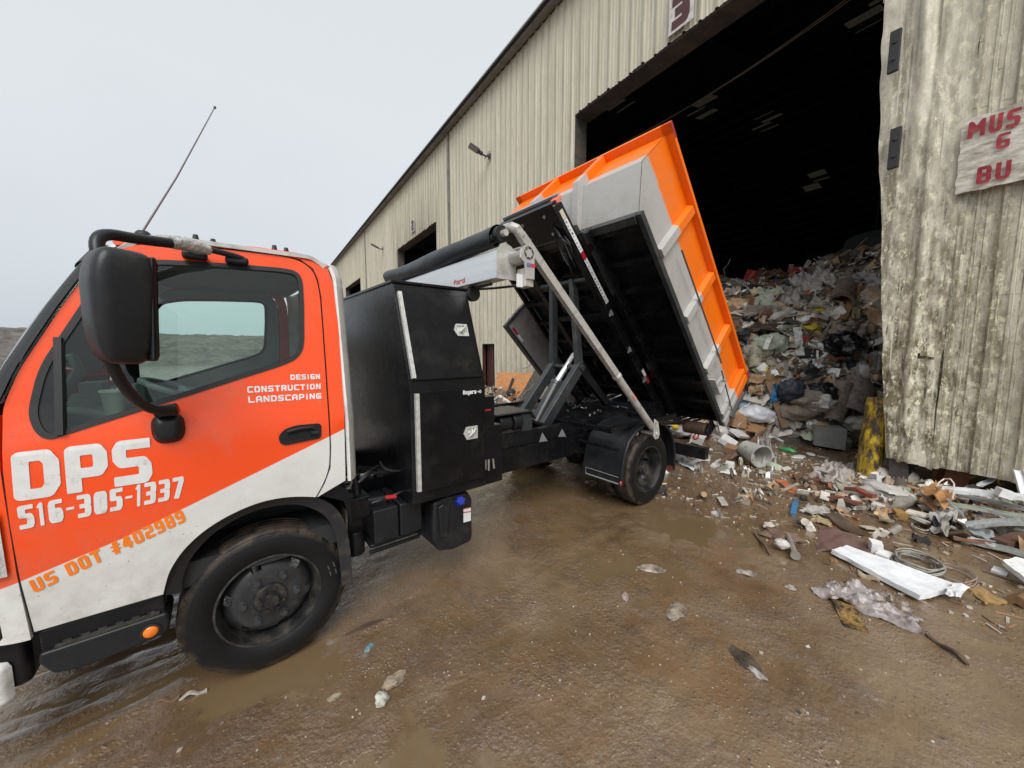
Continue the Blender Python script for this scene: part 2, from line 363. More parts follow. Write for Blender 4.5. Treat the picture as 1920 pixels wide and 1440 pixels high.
def mud():
    m = bpy.data.materials.new("wet_mud"); m.use_nodes = True; nt = m.node_tree; L = nt.links.new; b = nt.nodes['Principled BSDF']
    ge = nn(nt, "ShaderNodeNewGeometry"); P = ge.outputs['Position']
    def noi(sc, det=6, ro=.6, vec=P):
        k = nn(nt, "ShaderNodeTexNoise"); k.inputs['Scale'].default_value = sc; k.inputs['Detail'].default_value = det; k.inputs['Roughness'].default_value = ro; L(vec, k.inputs['Vector']); return k.outputs['Fac']
    def mr(v, a, b_, c=0., d=1.):
        k = nn(nt, "ShaderNodeMapRange"); L(v, k.inputs[0])
        for i, q in zip(('From Min', 'From Max', 'To Min', 'To Max'), (a, b_, c, d)): k.inputs[i].default_value = q
        return k.outputs[0]
    def mix(f, a, b_):
        k = nn(nt, "ShaderNodeMix", data_type='RGBA'); L(f, k.inputs['Factor'])
        for q, nme in ((a, 'A'), (b_, 'B')):
            if isinstance(q, tuple): k.inputs[nme].default_value = (*q, 1)
            else: L(q, k.inputs[nme])
        return k.outputs['Result']
    def mth(op, a, b_):
        k = nn(nt, "ShaderNodeMath", operation=op)
        for i, q in enumerate((a, b_)):
            if isinstance(q, (int, float)): k.inputs[i].default_value = q
            else: L(q, k.inputs[i])
        return k.outputs[0]
    sep = nn(nt, "ShaderNodeSeparateXYZ"); L(P, sep.inputs[0])
    c = mix(mr(noi(1.1), .35, .65), (.128, .076, .038), (.200, .124, .064))
    c = mix(mr(noi(4.5, 8, .7), .5, .70, 0, .8), c, (.085, .056, .035))
    c = mix(mr(noi(.8, 5, .55), .49, .70, 0, .7), c, (.30, .22, .14))
    c = mix(mr(noi(9, 6, .65), .60, .68, 0, .6), c, (.24, .19, .135))
    c = mix(mr(noi(46, 4, .6), .65, .70, 0, .8), c, (.40, .33, .25))
    c = mix(mr(noi(60, 3, .6), .64, .72, 0, .8), c, (.045, .032, .024))
    pud = mr(sep.outputs['Z'], LEVEL + .0022, LEVEL + .0004)
    c = mix(pud, c, (.175, .118, .062))
    L(c, b.inputs['Base Color'])
    rg = mr(noi(3.2, 6, .65), .35, .66, .06, .34)
    rm = nn(nt, "ShaderNodeMix", data_type='FLOAT'); L(pud, rm.inputs['Factor']); L(rg, rm.inputs['A']); rm.inputs['B'].default_value = .05
    L(rm.outputs['Result'], b.inputs['Roughness']); b.inputs['Specular IOR Level'].default_value = .9
    b.inputs['Coat Weight'].default_value = .9; b.inputs['Coat Roughness'].default_value = .07; b.inputs['Coat IOR'].default_value = 1.4
    vo = nn(nt, "ShaderNodeTexVoronoi"); vo.inputs['Scale'].default_value = 42; L(P, vo.inputs['Vector'])
    h = mth('ADD', mth('MULTIPLY', mth('MULTIPLY', noi(34, 7, .66), mr(noi(2.6, 5, .6), .42, .60, .12, 1.)), 1.2), mth('MULTIPLY', mth('SUBTRACT', 1., mr(vo.outputs['Distance'], 0, .35)), mth('MULTIPLY', mr(noi(2.1), .45, .62), .5)))
    h = mth('ADD', h, mth('MULTIPLY', noi(130, 3, .6), .12))
    bp = nn(nt, "ShaderNodeBump"); bp.inputs['Distance'].default_value = .02; L(h, bp.inputs['Height']); L(mr(pud, 0, 1, .75, .04), bp.inputs['Strength']); L(bp.outputs[0], b.inputs['Normal']); L(bp.outputs[0], b.inputs['Coat Normal'])
    return m
ground = gm.build("ground", mud(), loc=(0, 0, 0), kind='structure', smooth=80, fixn=False)
hill_m = mat("landfill_soil", (.10, .088, .078), .9, var=.5, scale=.5, bump=1, bscale=3, dirt=((.19, .17, .15), .35, 1.5))
hm = MB()
def hill_f(u, v):
    az = R(74 + 66 * u); r = 44 + 34 * v
    top = 3.55 + .55 * sst(.22, .6, u) - .4 * sst(.75, 1, u)
    z = top * sst(0, .5, v) + (.30 * fbm(u * 16, v * 5, 1) + .22 * fbm(u * 60, v * 18, 4)) * min(1, v * 3) - .1
    return (r * math.cos(az), r * math.sin(az), z)
hm.grid(hill_f, 240, 36); hm.build("hill", hill_m, loc=(0, 0, 0), kind='structure', smooth=80)

# ================================================================== WAREHOUSE
wh = empty("warehouse", BO, (0, 0, -BT), None, "long beige corrugated metal warehouse with open dark loading bays", "warehouse")
def wall_mat():
    m = bpy.data.materials.new("corrugated_paint"); m.use_nodes = True; nt = m.node_tree; L = nt.links.new; b = nt.nodes['Principled BSDF']
    tc = nn(nt, "ShaderNodeTexCoord"); O = tc.outputs['Object']; sep = nn(nt, "ShaderNodeSeparateXYZ"); L(O, sep.inputs[0])
    def mp(sc):
        k = nn(nt, "ShaderNodeMapping"); k.inputs['Scale'].default_value = sc; L(O, k.inputs[0]); return k.outputs[0]
    def noi(sc, v, det=7, ro=.65):
        k = nn(nt, "ShaderNodeTexNoise"); k.inputs['Scale'].default_value = sc; k.inputs['Detail'].default_value = det; k.inputs['Roughness'].default_value = ro; L(v, k.inputs['Vector']); return k.outputs['Fac']
    def mr(v, a, b_, c=0., d=1.):
        k = nn(nt, "ShaderNodeMapRange"); L(v, k.inputs[0])
        for i, q in zip(('From Min', 'From Max', 'To Min', 'To Max'), (a, b_, c, d)): k.inputs[i].default_value = q
        return k.outputs[0]
    def mix(f, a, b_):
        k = nn(nt, "ShaderNodeMix", data_type='RGBA'); L(f, k.inputs['Factor'])
        for q, nme in ((a, 'A'), (b_, 'B')):
            if isinstance(q, tuple): k.inputs[nme].default_value = (*q, 1)
            else: L(q, k.inputs[nme])
        return k.outputs['Result']
    def mul(a, b_):
        k = nn(nt, "ShaderNodeMath", operation='MULTIPLY')
        for i, q in enumerate((a, b_)):
            if isinstance(q, (int, float)): k.inputs[i].default_value = q
            else: L(q, k.inputs[i])
        return k.outputs[0]
    st = mp((1, 5, .22)); st2 = mp((1, 14, .5))
    c = mix(mr(noi(1.2, st), .35, .68), (.66, .62, .505), (.50, .465, .37))
    c = mix(mr(noi(3, st2), .55, .75, 0, .55), c, (.23, .205, .155))
    c = mix(mr(noi(1.0, mp((1, 3, .12)), 5), .58, .7, 0, .45), c, (.60, .58, .50))
    fr = nn(nt, "ShaderNodeMath", operation='FRACT'); dv = nn(nt, "ShaderNodeMath", operation='DIVIDE'); L(sep.outputs['Y'], dv.inputs[0]); dv.inputs[1].default_value = .305; L(dv.outputs[0], fr.inputs[0])
    rib = mr(fr.outputs[0], .23, .29, 1., 0.); rib2 = mr(fr.outputs[0], .0, .05, 0., 1.); c = mix(mul(mul(rib, rib2), mr(noi(2.0, st), .3, .6, .25, .75)), c, (.27, .245, .19))
    # grime of the loading corner: mud thrown up, algae, chipped paint
    ynear = mul(mr(sep.outputs['Y'], 1.1, .5), mr(sep.outputs['Y'], -.9, -.2, .45, 1.)); zlow = mr(sep.outputs['Z'], 6.5, 1.6); low = mr(sep.outputs['Z'], 2.6, .2)
    corner = mul(ynear, zlow)
    f1 = mul(corner, mr(noi(4.2, mp((1, 1.5, .75)), 11, .78), .46, .57, 0, .92))
    c = mix(f1, c, (.165, .138, .068))
    f2 = mul(corner, mr(noi(6.5, mp((1, 3, .5)), 11, .78), .54, .60, 0, .9)); c = mix(f2, c, (.06, .042, .028))
    f3 = mul(mul(ynear, mr(sep.outputs['Z'], 4.4, 2.6)), mr(noi(1.7, mp((1, 2, .5)), 9, .74), .53, .66, 0, .8)); c = mix(f3, c, (.16, .14, .045))
    f4 = mul(mr(low, 0, 1, .12, .8), mr(noi(2.6, mp((1, 4, .8)), 8, .7), .48, .66)); c = mix(f4, c, (.17, .14, .095))
    f5 = mul(mul(ynear, mr(sep.outputs['Z'], 8, 2, .25, 1)), mr(noi(11, mp((1, 1.5, .8)), 10, .78), .54, .58, 0, .95)); c = mix(f5, c, (.80, .75, .56)); f6 = mul(ynear, mr(noi(5, mp((1, 7, .22)), 9, .7), .60, .64, 0, .7)); c = mix(f6, c, (.70, .66, .52)); f7 = mul(ynear, mr(noi(3, mp((1, 9, .16)), 9, .7), .60, .67, 0, .75)); c = mix(f7, c, (.14, .11, .07))
    # soot around the tops of the far bays
    soot = mul(mul(mr(sep.outputs['Y'], 14.5, 16), mr(sep.outputs['Y'], 22.5, 21)), mul(mr(sep.outputs['Z'], 9.6, 7.3), mr(noi(1.5, st, 6), .3, .65))); c = mix(mul(soot, .75), c, (.10, .085, .065))
    L(c, b.inputs['Base Color']); L(mr(noi(6, st2), .3, .7, .42, .7), b.inputs['Roughness'])
    bp = nn(nt, "ShaderNodeBump"); bp.inputs['Strength'].default_value = .16; bp.inputs['Distance'].default_value = .012; L(noi(9, mp((1, 2, 1)), 8, .7), bp.inputs['Height']); L(bp.outputs[0], b.inputs['Normal'])
    return m
WM = wall_mat()
OPEN = [(.12, 6.32, 0, 7.62), (15.4, 21.35, 0, 7.5), (31.3, 38, 0, 7.45), (47.2, 53, 0, 7.45), (10.3, 11.2, 0, 1.9)]
EAVE = 10.62
prof = [(0, 0), (.022, -.045), (.058, -.045), (.08, 0), (.135, 0), (.145, -.009), (.165, -.009), (.175, 0), (.215, 0), (.225, -.009), (.245, -.009), (.255, 0)]
ss = []
k0 = int(-13 / .305)
for k in range(k0, int(60 / .305)): ss += [(k * .305 + a, b) for a, b in prof]
for s0, s1, z0, z1 in OPEN:
    for e in (s0, s1):
        i = max(i for i, q in enumerate(ss) if q[0] < e); a, b = ss[i], ss[i + 1]; t = (e - a[0]) / (b[0] - a[0]); ss.insert(i + 1, (e, a[1] + (b[1] - a[1]) * t))
def wd(s, z):
    """dents: the sheet is battered around the loading bay"""
    if s < 7.5 and s > -6:
        k = math.exp(-max(0, z - 1) / 2.5); return -.05 * k * fbm(s * 1.1, z * .7, 3, 3) + (-.012) * fbm(s * 2, z * 1.2, 9, 2)
    if 8 < s < 15 and z < 4: return -.03 * fbm(s * 2.2, z * .8, 5, 3) * (1 - z / 4)
    return 0
wm = MB()
for (sa, da), (sb, db) in zip(ss, ss[1:]):
    mid = (sa + sb) / 2; z0 = .27 if mid < 1 else 0
    for s0, s1, a, b in OPEN:
        if s0 == .12 and .12 < mid < .62: z0 = .34 + (mid - .12) * 12.5
        elif s0 < mid < s1: z0 = b + (.05 * noise.noise(Vector((int(mid / .305) * 3.1, 0, 0))) if b > 3 else 0)
    if mid < .6: z0 += .05 * noise.noise(Vector((int(mid / .305) * 1.7, 2, 0)))
    zs = ([z0] + [z for z in np.arange(.6, 7, .35) if z > z0 + .1] + [EAVE]) if (-4 < mid < 15) else [z0, EAVE]
    for za, zb in zip(zs, zs[1:]):
        wm.add([(da + wd(sa, za), sa, za), (db + wd(sb, za), sb, za), (db + wd(sb, zb), sb, zb), (da + wd(sa, zb), sa, zb)], [(0, 1, 2, 3)])
bmw = wm.build("wall", WM, wh, smooth=0, solid=-.004)
# rumpled patch sheet over the bay's corner
pm = MB()
def patch(u, v):
    z = .30 + 6.3 * v; e_ = .15 + .46 * (1 - (1 - v) ** 1.35); s = -.26 + (e_ + .26) * u
    cr_ = .17 - .30 * (1 - v) * .4
    fold = -.075 * math.exp(-((u - .62 + .16 * math.sin(v * 3)) / .10) ** 2) * sst(0, .2, v) + .05 * math.exp(-((u - .40 - .2 * (1 - v)) / .07) ** 2) * sst(.25, .55, v)
    d = -.06 + fold - .05 * fbm(u * 1.6, v * 4, 2, 4) - .012 * fbm(u * 9, v * 20, 6, 3) - .03 * math.exp(-v * 14) * (1 - u)
    edge = .03 * fbm(v * 7, 1, 3) if u < .01 or u > .99 else 0
    zz = z + (-.05 * (1 - u) ** 3 - .02 * fbm(u * 5, 3, 1)) * (1 - v)
    return (d, s + edge + .04 * (u < .15) * math.sin(v * 9) * (1 - v), zz)
pm.grid(patch, 46, 190)
cut = [f for f, k in zip(pm.f, range(len(pm.f)))]
pm.f = [f for f in cut if not (abs(pm.v[f[0]].y + .11) < .07 and abs(pm.v[f[0]].z - 1.62 - .25 * (pm.v[f[0]].y + .11)) < .016 + .35 * max(0, pm.v[f[0]].y + .10))]
pm.m = [0] * len(pm.f); pm.c = [None] * len(pm.f)
pm.build("patch_sheet", WM, wh, smooth=50, solid=-.003, label="battered muddy sheet folded over the bay corner")
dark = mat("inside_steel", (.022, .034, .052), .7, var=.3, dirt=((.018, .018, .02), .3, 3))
jm = mat("jamb_steel", (.075, .068, .068), .6, var=.3, dirt=((.12, .09, .06), .4, 3))
mb = MB(); mb.bb((.03, -.03, 0), (.36, .10, 7.6)); mb.bb((.361, -.06, 0), (.40, .13, 7.6)); mb.bb((-.01, -.06, 0), (.029, .12, 7.6))
for v_ in mb.v: v_.y += .46 * (1 - (1 - min(1, v_.z / 6.6)) ** 1.35) if v_.z > 0 else 0
mb.build("column", jm, wh, bev=.006)
for y0, y1, z1 in ((6.33, 6.5, 7.6), (15.22, 15.39, 7.5), (21.36, 21.5, 7.5), (31.12, 31.29, 7.45), (38.01, 38.2, 7.45)):
    mb = MB(); mb.bb((.02, y0, 0), (.42, y1, z1)); mb.build("jamb", jm, wh, bev=.006)
for y0, y1, z0 in ((.3, 6.5, 7.60), (15.2, 21.5, 7.5), (31, 38.3, 7.45), (47, 53, 7.45)):
    mb = MB(); mb.bb((.02, y0, z0), (.50, y1, 7.95)); mb.build("lintel", jm, wh, bev=.006)
mb = MB(); mb.bb((.03, 10.22, 0), (.14, 10.30, 1.98)); mb.bb((.03, 11.2, 0), (.14, 11.28, 1.98)); mb.bb((.03, 10.22, 1.9), (.14, 11.28, 1.98)); mb.build("door_frame", mat("door_maroon", (.07, .025, .022), .5), wh)
mb = MB(); mb.bb((.2, 10.72, .02), (.25, 11.2, 1.88)); mb.build("door_leaf", mat("door_maroon", (.07, .025, .022), .5), wh)
# lining, roof and skylights
DEP, RZ, S0, S1 = 36.0, 3.4, -13, 59.5
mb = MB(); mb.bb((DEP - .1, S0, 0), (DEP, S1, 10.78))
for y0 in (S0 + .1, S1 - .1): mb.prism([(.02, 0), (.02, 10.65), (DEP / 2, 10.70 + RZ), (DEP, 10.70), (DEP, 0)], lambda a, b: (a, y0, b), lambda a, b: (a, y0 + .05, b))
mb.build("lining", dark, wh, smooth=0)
def roofz(d): return 10.72 + RZ * (1 - abs(d - DEP / 2) / (DEP / 2))
SKY = [(4.4, 3.4), (9.2, 2.85), (4.6, 9.5), (9.6, 8.7), (15.5, 8.5), (24, 8.9), (15.5, 3), (24, 3)]
holes = []
for d, s in SKY: holes += [(d - .6, s - .45, d + .6, s + .45), (d + .75, s + .25, d + 1.95, s + 1.15)]
ds = sorted({-.35, DEP / 2, DEP + .3} | {h[0] for h in holes} | {h[2] for h in holes} | set(np.arange(0, 36, 3)))
ys = sorted({float(S0), float(S1)} | {h[1] for h in holes} | {h[3] for h in holes})
mb = MB()
for a, b in zip(ds, ds[1:]):
    for p, q in zip(ys, ys[1:]):
        if any(h[0] <= (a + b) / 2 <= h[2] and h[1] <= (p + q) / 2 <= h[3] for h in holes): continue
        mb.add([(a, p, roofz(a)), (b, p, roofz(b)), (b, q, roofz(b)), (a, q, roofz(a))], [(0, 1, 2, 3)])
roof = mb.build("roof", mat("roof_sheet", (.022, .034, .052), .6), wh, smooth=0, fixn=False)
m = bpy.data.materials.new("dirty_fibreglass"); m.use_nodes = True; q = m.node_tree; q.nodes.clear()
o_ = nn(q, "ShaderNodeOutputMaterial"); tl = nn(q, "ShaderNodeBsdfTranslucent"); wv = nn(q, "ShaderNodeTexWave"); wv.inputs['Scale'].default_value = 6; wv.inputs['Distortion'].default_value = 2; tcq = nn(q, "ShaderNodeTexCoord"); q.links.new(tcq.outputs['Object'], wv.inputs['Vector'])
crq = nn(q, "ShaderNodeValToRGB"); crq.color_ramp.elements[0].color = (.004, .0035, .003, 1); crq.color_ramp.elements[1].color = (.017, .0145, .0105, 1); q.links.new(wv.outputs['Fac'], crq.inputs[0]); q.links.new(crq.outputs[0], tl.inputs[0]); q.links.new(tl.outputs[0], o_.inputs[0])
for a, p, b, r in holes:
    a, p, b, r = a - .06, p - .06, b + .06, r + .06; mb = MB(); mb.add([(a, p, roofz(a) - .004), (b, p, roofz(b) - .004), (b, r, roofz(b) - .004), (a, r, roofz(a) - .004)], [(0, 1, 2, 3)]); sk = mb.build("skylight", m, roof, smooth=0)
mb = MB()
for k in range(8):
    s = -10 + k * 7.9
    for a, b in ((.4, DEP / 2), (DEP / 2, DEP)): mb.beam((a, s, roofz(a) - .35), (b, s, roofz(b) - .35), .25, .5)
for d in np.arange(1.5, 34, 1.5): mb.bb((d - .05, S0, roofz(d) - .22), (d + .05, S1, roofz(d) - .04))
mb.build("roof_frame", dark, wh, smooth=0)
trim = mat("eave_trim", (.20, .185, .16), .5, var=.2, dirt=((.09, .08, .065), .4, 2))
mb = MB(); mb.bb((-.26, S0, EAVE - .0), (-.22, S1, EAVE + .15)); mb.bb((-.26, S0, EAVE - .03), (-.06, S1, EAVE - .001)); mb.build("gutter", trim, wh, bev=.008)
mb = MB(); mb.bb((-.31, S0, EAVE + .14), (-.05, S1, EAVE + .19)); mb.build("eave_cap", mat("eave_light", (.34, .33, .30), .5), wh, bev=.008)
for s in (13.8, 29.0, 45): mb = MB(); mb.bb((-.10, s, 0), (-.042, s + .12, EAVE - .06)); mb.build("corner_trim", trim, wh)
rub = mat("black_rubber", (.022, .022, .024), .6, var=.2)
for s, z in ((.42, 5.41), (.335, 4.24)):
    mb = MB(); mb.bb((-.20, s - .05, z - .24), (-.15, s + .05, z + .24))
    for q in (-.1, .1): mb.cyl((-.215, s, z + q), (-.199, s, z + q), .02, 10)
    mb.build("guide_plate", rub, wh, bev=.006)
# twin cable strung across the bay's head
cb = mat("cable_grey", (.30, .27, .24), .6)
mb = MB()
for o2 in (0, .05):
    a, b = Vector((3, -.5, 8.95 + o2 * 2)), Vector((3, 8, 8.30 - o2)); mb.tube([a.lerp(b, t / 12) + Vector((0, 0, -.35 * math.sin(math.pi * t / 12))) for t in range(13)], .012, 6)
mb.build("cable", cb, wh, label="twin cable strung under the roof behind the bay head")
# things fixed on the wall
red = mat("sign_red", (.30, .022, .035), .6, var=.25, scale=12); maroon = mat("number_maroon", (.085, .025, .03), .6, var=.2)
wp = mat("number_plate_white", (.62, .60, .58), .6, var=.1, scale=10, dirt=((.25, .2, .16), .3, 9))
def b_surf(d): return lambda u, v: (d, -u, v)
def wall_plate(name, s, z, ws, hz, txt, label, d=-.10, m=wp, tm=maroon, tk=.28, cat="sign"):
    e = empty(name, B(d, s, z), (0, 0, -BT), None, label, cat)
    mb = MB(); mb.bb((0, -ws / 2, 0), (.012, ws / 2, hz)); mb.build("plate", m, e, bev=.003)
    letters("number", txt, ((-ws * .36, hz * .08), (ws * .36, hz * .08), (ws * .36, hz * .92), (-ws * .36, hz * .92)), b_surf(-.004), tm, e, tk)
    return e
wall_plate("bay_number", 3.42, 7.68, .50, .66, "3", "white plate with a dark red number 3 above the big bay")
wall_plate("bay_number", 18.3, 7.75, .50, .62, "2", "small pale number 2 plate over the second bay down the wall")
sg = empty("warning_sign", B(-.13, -.2, 3.52), (0, 0, -BT), None, "weathered white board with red stencilled lettering beside the bay", "sign")
mb = MB()
mb.grid(lambda u, v: (.02 * fbm(u * 3, v * 2, 1), -1.12 * u + .015 * fbm(v * 9, 2, 0) * (u < .02), .80 * v + .012 * fbm(u * 9, 4, 0) * (v < .02 or v > .98)), 40, 24)
mb.build("board", mat("sign_board", (.66, .63, .56), .7, var=.15, scale=4, bump=.1, bscale=30, dirt=((.20, .16, .10), .46, 3), stretch=(1, 1.2, 4.5)), sg, smooth=60, solid=-.02)
for t, q in (("MUS", ((.05, .57), (.40, .57), (.40, .75), (.05, .75))), ("G", ((.26, .37), (.35, .37), (.35, .53), (.26, .53))), ("BU", ((.15, .05), (.38, .05), (.38, .23), (.15, .23)))):
    letters("lettering", t, q, lambda u, v: (.02 * fbm(u / 1.12 * 3, v / .8 * 2, 1) - .026, -u, v), red, sg, .2, .26)
lampm = mat("lamp_dark", (.045, .047, .05), .45, var=.1); lens = mat("lamp_lens", (.30, .28, .24), .4, var=.2, scale=40)
def wall_lamp(s, z, label, lens_on=True):
    e = empty("wall_lamp", B(-.04, s, z), (0, 0, -BT), None, label, "lamp", "floodlights on the warehouse wall")
    mb = MB(); mb.box((-.02, 0, 0), (.04, .14, .16)); mb.tube([(-.04, 0, 0), (-.16, .02, -.02), (-.26, .05, .02)], .03, 10); mb.build("bracket", lampm, e, bev=.004)
    M = Matrix.Translation((-.26, .05, .02)) @ Matrix.Rotation(R(25), 4, 'Y') @ Matrix.Rotation(R(-12), 4, 'Z')
    mb = MB(); mb.bb((-.14, -.07, -.03), (0, .07, .05), M); mb.bb((-.52, -.12, -.025), (-.14, .12, .045), M); mb.build("head", lampm, e, bev=.02)
    mb = MB(); mb.bb((-.50, -.10, -.036), (-.20, .10, -.024), M); mb.build("lens", lens, e)
    mb = MB(); mb.tube([(-.02, -.02, .06), (-.03, -.03, .16)] + [(-.12 - .12 * math.sin(t * .5), -.03, -.02 - .14 * math.sin(t * .52)) for t in range(1, 6)], .01, 6); mb.build("wire", lampm, e)
wall_lamp(10.5, 8.3, "nearer wall floodlight on a bracket between the two bays")
wall_lamp(24.2, 8.15, "smaller looking floodlight far down the wall past the second bay")

# ================================================================== TRUCK
tr = empty("dump_truck", (0, 0, 0), (0, 0, 0), None, "orange and white cab-over roll off truck tipping its container into the loading bay", "truck")
def two_tone(name, lo, hi, kind):
    """car paint: white below / orange above a sprayed or wrapped border line"""
    m = bpy.data.materials.new(name); MATS[name] = m; m.use_nodes = True; nt = m.node_tree; L = nt.links.new; b = nt.nodes['Principled BSDF']
    tc = nn(nt, "ShaderNodeTexCoord"); O = tc.outputs['Object']; sep = nn(nt, "ShaderNodeSeparateXYZ"); L(O, sep.inputs[0])
    def mth(op, a, b_):
        k = nn(nt, "ShaderNodeMath", operation=op)
        for i, q in enumerate((a, b_)):
            if isinstance(q, (int, float)): k.inputs[i].default_value = q
            else: L(q, k.inputs[i])
        return k.outputs[0]
    def mr(v, a, b_, c=0., d=1.):
        k = nn(nt, "ShaderNodeMapRange"); L(v, k.inputs[0])
        for i, q in zip(('From Min', 'From Max', 'To Min', 'To Max'), (a, b_, c, d)): k.inputs[i].default_value = q
        return k.outputs[0]
    def noi(sc, det=6, ro=.6, st=None):
        v = O
        if st: k = nn(nt, "ShaderNodeMapping"); k.inputs['Scale'].default_value = st; L(O, k.inputs[0]); v = k.outputs[0]
        k = nn(nt, "ShaderNodeTexNoise"); k.inputs['Scale'].default_value = sc; k.inputs['Detail'].default_value = det; k.inputs['Roughness'].default_value = ro; L(v, k.inputs['Vector']); return k.outputs['Fac']
    def mix(f, a, b_):
        k = nn(nt, "ShaderNodeMix", data_type='RGBA'); L(f, k.inputs['Factor'])
        for q, nme in ((a, 'A'), (b_, 'B')):
            if isinstance(q, tuple): k.inputs[nme].default_value = (*q, 1)
            else: L(q, k.inputs[nme])
        return k.outputs['Result']
    if kind == 'cab':           # border rises towards the rear: z = .862 + slope * (x + .718), steeper behind
        x = sep.outputs['X']
        l1 = mth('ADD', mth('MULTIPLY', x, .285), 1.068); l2 = mth('ADD', mth('MULTIPLY', x, .385), 1.112)
        zz = mth('SUBTRACT', sep.outputs['Z'], mth('MAXIMUM', l1, l2)); f = mr(zz, -.002, .002)
    elif kind == 'tub':         # soft sprayed edge
        zz = mth('ADD', sep.outputs['Z'], mth('MULTIPLY', mth('SUBTRACT', noi(7, 3), .5), .05)); f = mr(zz, .465, .505)
    c = mix(f, lo, hi)
    c = mix(mr(noi(3, 8, .7), .52, .75, 0, .22), c, (.30, .27, .23))
    c = mix(mr(noi(16, 5, .7, (1, 1, .25)), .62, .74, 0, .35), c, (.26, .23, .19))
    zl = mr(sep.outputs['Z'], 1.15, .6) if kind == 'cab' else mr(sep.outputs['Z'], .35, 0)
    c = mix(mth('MULTIPLY', zl, mr(noi(9, 8, .7), .32, .72, 0, .55)), c, (.27, .235, .18))
    c = mix(mr(noi(85, 2, .5), .70, .74, 0, .6), c, (.16, .13, .10))
    L(c, b.inputs['Base Color']); L(mr(noi(5), .3, .7, .25, .42), b.inputs['Roughness'])
    b.inputs['Coat Weight'].default_value = .3 if kind == 'cab' else .06; b.inputs['Coat Roughness'].default_value = .08
    bp = nn(nt, "ShaderNodeBump"); bp.inputs['Strength'].default_value = .06; bp.inputs['Distance'].default_value = .006; L(noi(45 if kind == 'cab' else 9, 3), bp.inputs['Height']); L(bp.outputs[0], b.inputs['Normal'])
    return m
WHITE = (.74, .74, .72); ORANGE = (.95, .078, .003); TUBOR = (.95, .185, .004); GREY = (.46, .455, .44)
paint = two_tone("cab_paint", WHITE, ORANGE, 'cab'); tubp = two_tone("tub_paint", GREY, TUBOR, 'tub')
white = mat("cab_white", WHITE, .3, var=.05, coat=.4, dirt=((.35, .33, .29), .3, 4))
letw = mat("letter_grey_white", (.74, .74, .735), .4, var=.06, scale=20, dirt=((.4, .36, .32), .15, 30))
leto = mat("letter_orange", (.95, .22, .012), .4, var=.06, scale=20)
plast = mat("black_plastic", (.011, .012, .0145), .38, var=.3, scale=5, spec=.4, bump=.03, bscale=90, dirt=((.035, .033, .032), .22, 6))
blk = mat("black_steel", (.0050, .0055, .0070), .27, var=.35, scale=4, spec=.32, bump=.06, bscale=30, dirt=((.020, .019, .018), .3, 5))
dgrey = mat("dark_grey_steel", (.028, .033, .036), .4, var=.2, scale=6, coat=.2, dirt=((.09, .08, .07), .25, 7))
alu = mat("brushed_aluminium", (.70, .71, .72), .36, metal=.75, var=.08, scale=5, stretch=(8, .6, 8), bump=.05)
galv = mat("galvanised", (.56, .55, .52), .42, metal=.35, var=.12, scale=14, dirt=((.26, .24, .2), .3, 12))
chrome = mat("chrome", (.8, .8, .8), .12, metal=1, var=.03)
steel = mat("bare_steel", (.5, .5, .48), .3, metal=.9, var=.1, scale=20)
rubber = mat("seal_rubber", (.014, .015, .017), .5)
win = glass("window_glass", (.80, .93, .875), gloss=1.7); wsg = glass("windscreen_glass", (.62, .78, .74), gloss=1.2)
redm = mat("red_reflective", (.45, .02, .03), .35); whm = mat("white_reflective", (.75, .75, .76), .4)
orl = mat("amber_lens", (.95, .22, .01), .25, coat=.5)
def SY(z): return -1.0 if z < 1.35 else -1.0 + (z - 1.35) / .85 * .14
def crown(x, z): return .012 * math.sin(min(1, max(0, (z - .64) / .9)) * math.pi)
def sideL(off=0.): return lambda x, z: (x, SY(z) - crown(x, z) - off, z)
def sideR(off=0.): return lambda x, z: (x, -SY(z) + crown(x, z) + off, z)
APIL = [(-.698, 1.593), (-.67, 1.678), (-.615, 1.796), (-.56, 1.915), (-.497, 2.037), (-.44, 2.14)]
DOOR = [(-.715, 1.53), (-.723, 1.3), (-.723, 1.1), (-.718, .869), (-.704, .642), (-.332, .636), (-.322, .676), (-.306, .734), (-.26, .813), (-.187, .883), (-.096, .933), (.0, .963), (.07, .974), (.153, .972), (.24, .955), (.309, .933), (.350, 1.0), (.383, 1.08), (.393, 1.2), (.394, 1.333), (.402, 1.67), (.407, 2.05), (.398, 2.14), (.379, 2.20), (.321, 2.242), (.228, 2.256), (.05, 2.252), (-.104, 2.245), (-.30, 2.225), (-.385, 2.20)] + APIL[::-1]
WIN = [(-.651, 1.545), (-.655, 1.498), (-.644, 1.443), (-.626, 1.412), (-.602, 1.400), (-.57, 1.412), (-.351, 1.484), (-.146, 1.552), (.011, 1.605), (.185, 1.662), (.262, 1.697), (.298, 1.745), (.309, 1.80), (.323, 2.0), (.326, 2.124), (.315, 2.165), (.285, 2.185), (.223, 2.190), (-.033, 2.179), (-.264, 2.163), (-.385, 2.13), (-.43, 2.075), (-.501, 1.941), (-.568, 1.80), (-.624, 1.681)]
def soft(P, it=2, lim=62):
    for _ in range(it):
        o = []; n = len(P)
        for i in range(n):
            a, b, c = (Vector(P[j % n]) for j in (i - 1, i, i + 1))
            if (b - a).length < 1e-6 or (c - b).length < 1e-6: continue
            ang = math.degrees((b - a).angle(c - b))
            if ang > lim or ang < 3: o.append(tuple(b))
            else:
                k = min(.25, .25 * min((b - a).length, (c - b).length) / max((b - a).length, 1e-6)), min(.25, .25 * min((b - a).length, (c - b).length) / max((c - b).length, 1e-6))
                o += [tuple(b.lerp(a, k[0])), tuple(b.lerp(c, k[1]))]
        P = o
    return P
